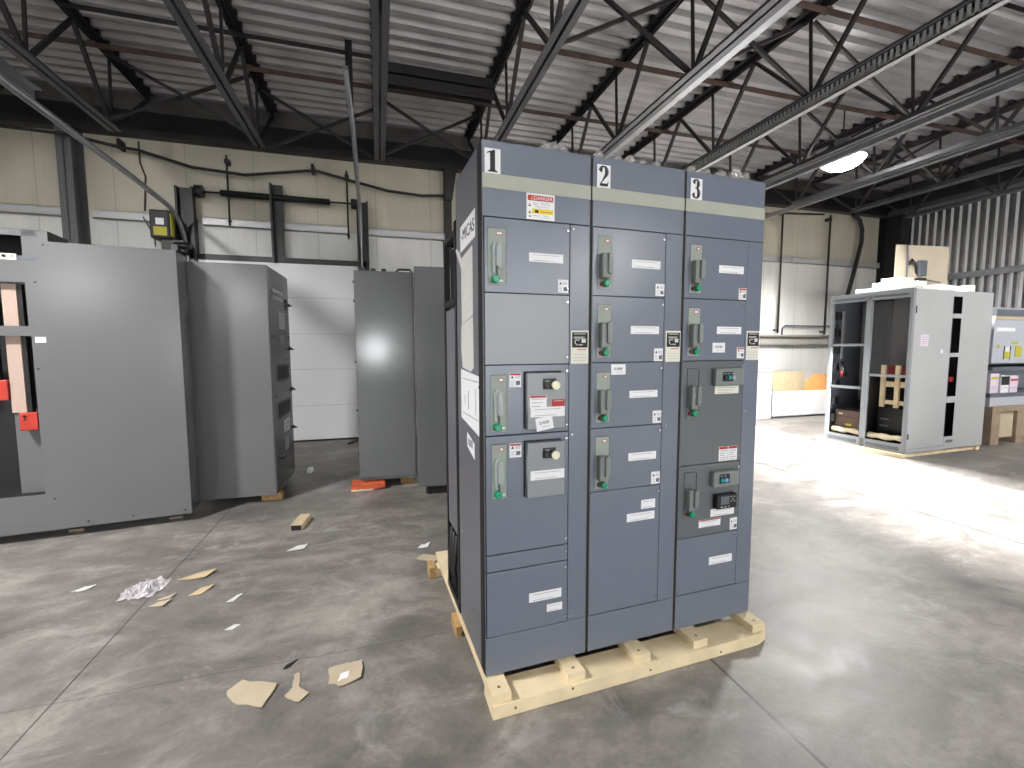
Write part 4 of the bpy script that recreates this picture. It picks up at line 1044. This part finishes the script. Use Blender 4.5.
# ------------------------------------------------------------------ litter on the floor
def scrap(pts, label_, mat='cardboard', th_=.005, curl=.0, name='cardboard_scrap', cat='cardboard', group='scraps on the floor'):
    cx = sum(p[0] for p in pts)/len(pts); cy = sum(p[1] for p in pts)/len(pts)
    q = []
    for (a, b) in zip(pts, pts[1:]+pts[:1]):
        n = 4
        for k in range(n):
            f = k/n; j = (random.random()-.5)*.012 if k else 0
            q.append((a[0]+(b[0]-a[0])*f-cx+j, a[1]+(b[1]-a[1])*f-cy+j))
    ext = max(math.hypot(*p) for p in q)
    m = MB(); zf = lambda x, y: curl*max(0, x/ext)**2 + curl*.4*max(0, -y/ext)**2
    a = m.bm.verts.new((0, 0, th_)); b = m.bm.verts.new((0, 0, .001)); n = len(q)
    T = [m.bm.verts.new((x, y, th_+zf(x, y))) for x, y in q]; L = [m.bm.verts.new((x, y, .001+zf(x, y))) for x, y in q]
    for i in range(n):
        m._f([a, T[i], T[(i+1) % n]]); m._f([b, L[(i+1) % n], L[i]]); m._f([T[i], L[i], L[(i+1) % n], T[(i+1) % n]])
    return tag(m.build(name, mat, None, (cx, cy, 0)), label_, cat, group)
scrap([(-.703, 2.208), (-.655, 2.268), (-.494, 2.19), (-.526, 2.055), (-.66, 2.13)], 'largest torn cardboard piece on the floor, front left', curl=.008)
scrap([(-.445, 2.10), (-.42, 2.15), (-.43, 2.235), (-.41, 2.245), (-.395, 2.15), (-.344, 2.09), (-.378, 2.045)], 'boot shaped cardboard scrap with a narrow tail', curl=.008)
s_ = scrap([(-.275, 2.235), (-.19, 2.25), (-.121, 2.24), (-.122, 2.12), (-.2, 2.09), (-.267, 2.122)], 'cardboard scrap with a white sticker, right of the boot shaped one', curl=.014)
MB().plate([(-.03, -.055), (.01, -.06), (.03, .01), (-.02, .0)], .0062, .007).build('sticker', 'white_paper', s_)
scrap([(-.485, 2.29), (-.455, 2.30), (-.43, 2.345), (-.47, 2.325)], 'small dark sliver above the boot shaped cardboard', 'dark_steel', curl=.004)
scrap([(.221, 3.27), (.28, 3.33), (.40, 3.27), (.34, 3.16)], 'flat cardboard square near the left rear of the skid', curl=.006)
scrap([(.25, 3.44), (.28, 3.50), (.35, 3.50), (.32, 3.43)], 'white paper scrap beyond the cardboard square', 'white_paper', curl=.02, name='paper_scrap', cat='paper')
m = MB(); m.mat('tan_card').box(-.045, .045, -.13, .13, .02, .05); m.mat('gap_black').box(-.04, .04, -.135, -.13, .005, .045); m.mat('tan_card').box(-.045, .045, -.13, .13, .0, .004).box(-.045, -.041, -.13, .13, .004, .02).box(.041, .045, -.13, .13, .004, .02)
tag(m.build('cardboard_tube', None, None, (-.70, 4.22, 0), R(-8)), 'small hollow tan box sleeve lying in front of the meter cabinet', 'cardboard')
scrap([(-.72, 3.68), (-.66, 3.76), (-.58, 3.76), (-.60, 3.68)], 'pale paper scrap just below the box sleeve', 'paper_grey', curl=.02, name='paper_scrap', cat='paper')
scrap([(-1.34, 3.42), (-1.22, 3.50), (-1.13, 3.49), (-1.17, 3.40)], 'tan curled cardboard chip right of the clear plastic', 'tan_card', curl=.045)
scrap([(-1.19, 3.17), (-1.15, 3.26), (-1.08, 3.27), (-1.12, 3.17)], 'tan cardboard chip nearest below the curled one', 'tan_card', curl=.015)
scrap([(-1.37, 3.10), (-1.34, 3.15), (-1.27, 3.15), (-1.29, 3.08)], 'grey-brown cardboard crumb beside the floor joint, front one', curl=.02)
scrap([(-1.36, 3.17), (-1.33, 3.20), (-1.27, 3.22), (-1.29, 3.17)], 'grey-brown cardboard crumb beside the floor joint, rear one', curl=.02)
scrap([(-1.93, 3.44), (-1.88, 3.50), (-1.82, 3.49), (-1.86, 3.44)], 'pale chip on the floor, leftmost of the litter', 'paper_grey', curl=.01)
scrap([(-.94, 3.02), (-.9, 3.10), (-.87, 3.10), (-.90, 3.02)], 'thin pale sliver right of the tan chips', 'paper_grey', curl=.01, name='paper_scrap', cat='paper')
scrap([(-.86, 2.72), (-.82, 2.76), (-.79, 2.75), (-.82, 2.71)], 'faint pale fleck above the largest cardboard piece', 'paper_grey', name='paper_scrap', cat='paper')
# crumpled clear plastic bag
m = MB(); n = 22; g = []
for i in range(n):
    row = []
    for j in range(n):
        u, v = i/(n-1)*2-1, j/(n-1)*2-1
        r = math.hypot(u, v); k = 1/max(1, r)**.5
        p = Vector((u*k*.11+v*.01, v*k*.12, 0)); q = noise.noise(Vector((u*2.2, v*2.2, 3)))*.5 + noise.noise(Vector((u*5, v*5, 9)))*.35
        h = .004 + abs(q)*.2*max(0, 1.05-r*.75)
        row.append(m.bm.verts.new((p.x+q*.03, p.y+noise.noise(Vector((u*3, v*3, 20)))*.04, h)))
    g.append(row)
for i in range(n-1):
    for j in range(n-1):
        f = m._f([g[i][j], g[i+1][j], g[i+1][j+1], g[i][j+1]])
tag(m.build('plastic_bag', 'milky_film', None, (-1.49, 3.34, 0)), 'crumpled clear plastic on the floor across the joint', 'plastic bag')

# ------------------------------------------------------------------ view
vs = sc.view_settings
sc.view_settings.view_transform = 'Standard'; vs.look = 'None'; vs.gamma = 1; vs.use_curve_mapping = False; vs.exposure = 0.0
sc.cycles.max_bounces = 8; sc.cycles.diffuse_bounces = 4; sc.cycles.glossy_bounces = 3; sc.cycles.sample_clamp_indirect = 6
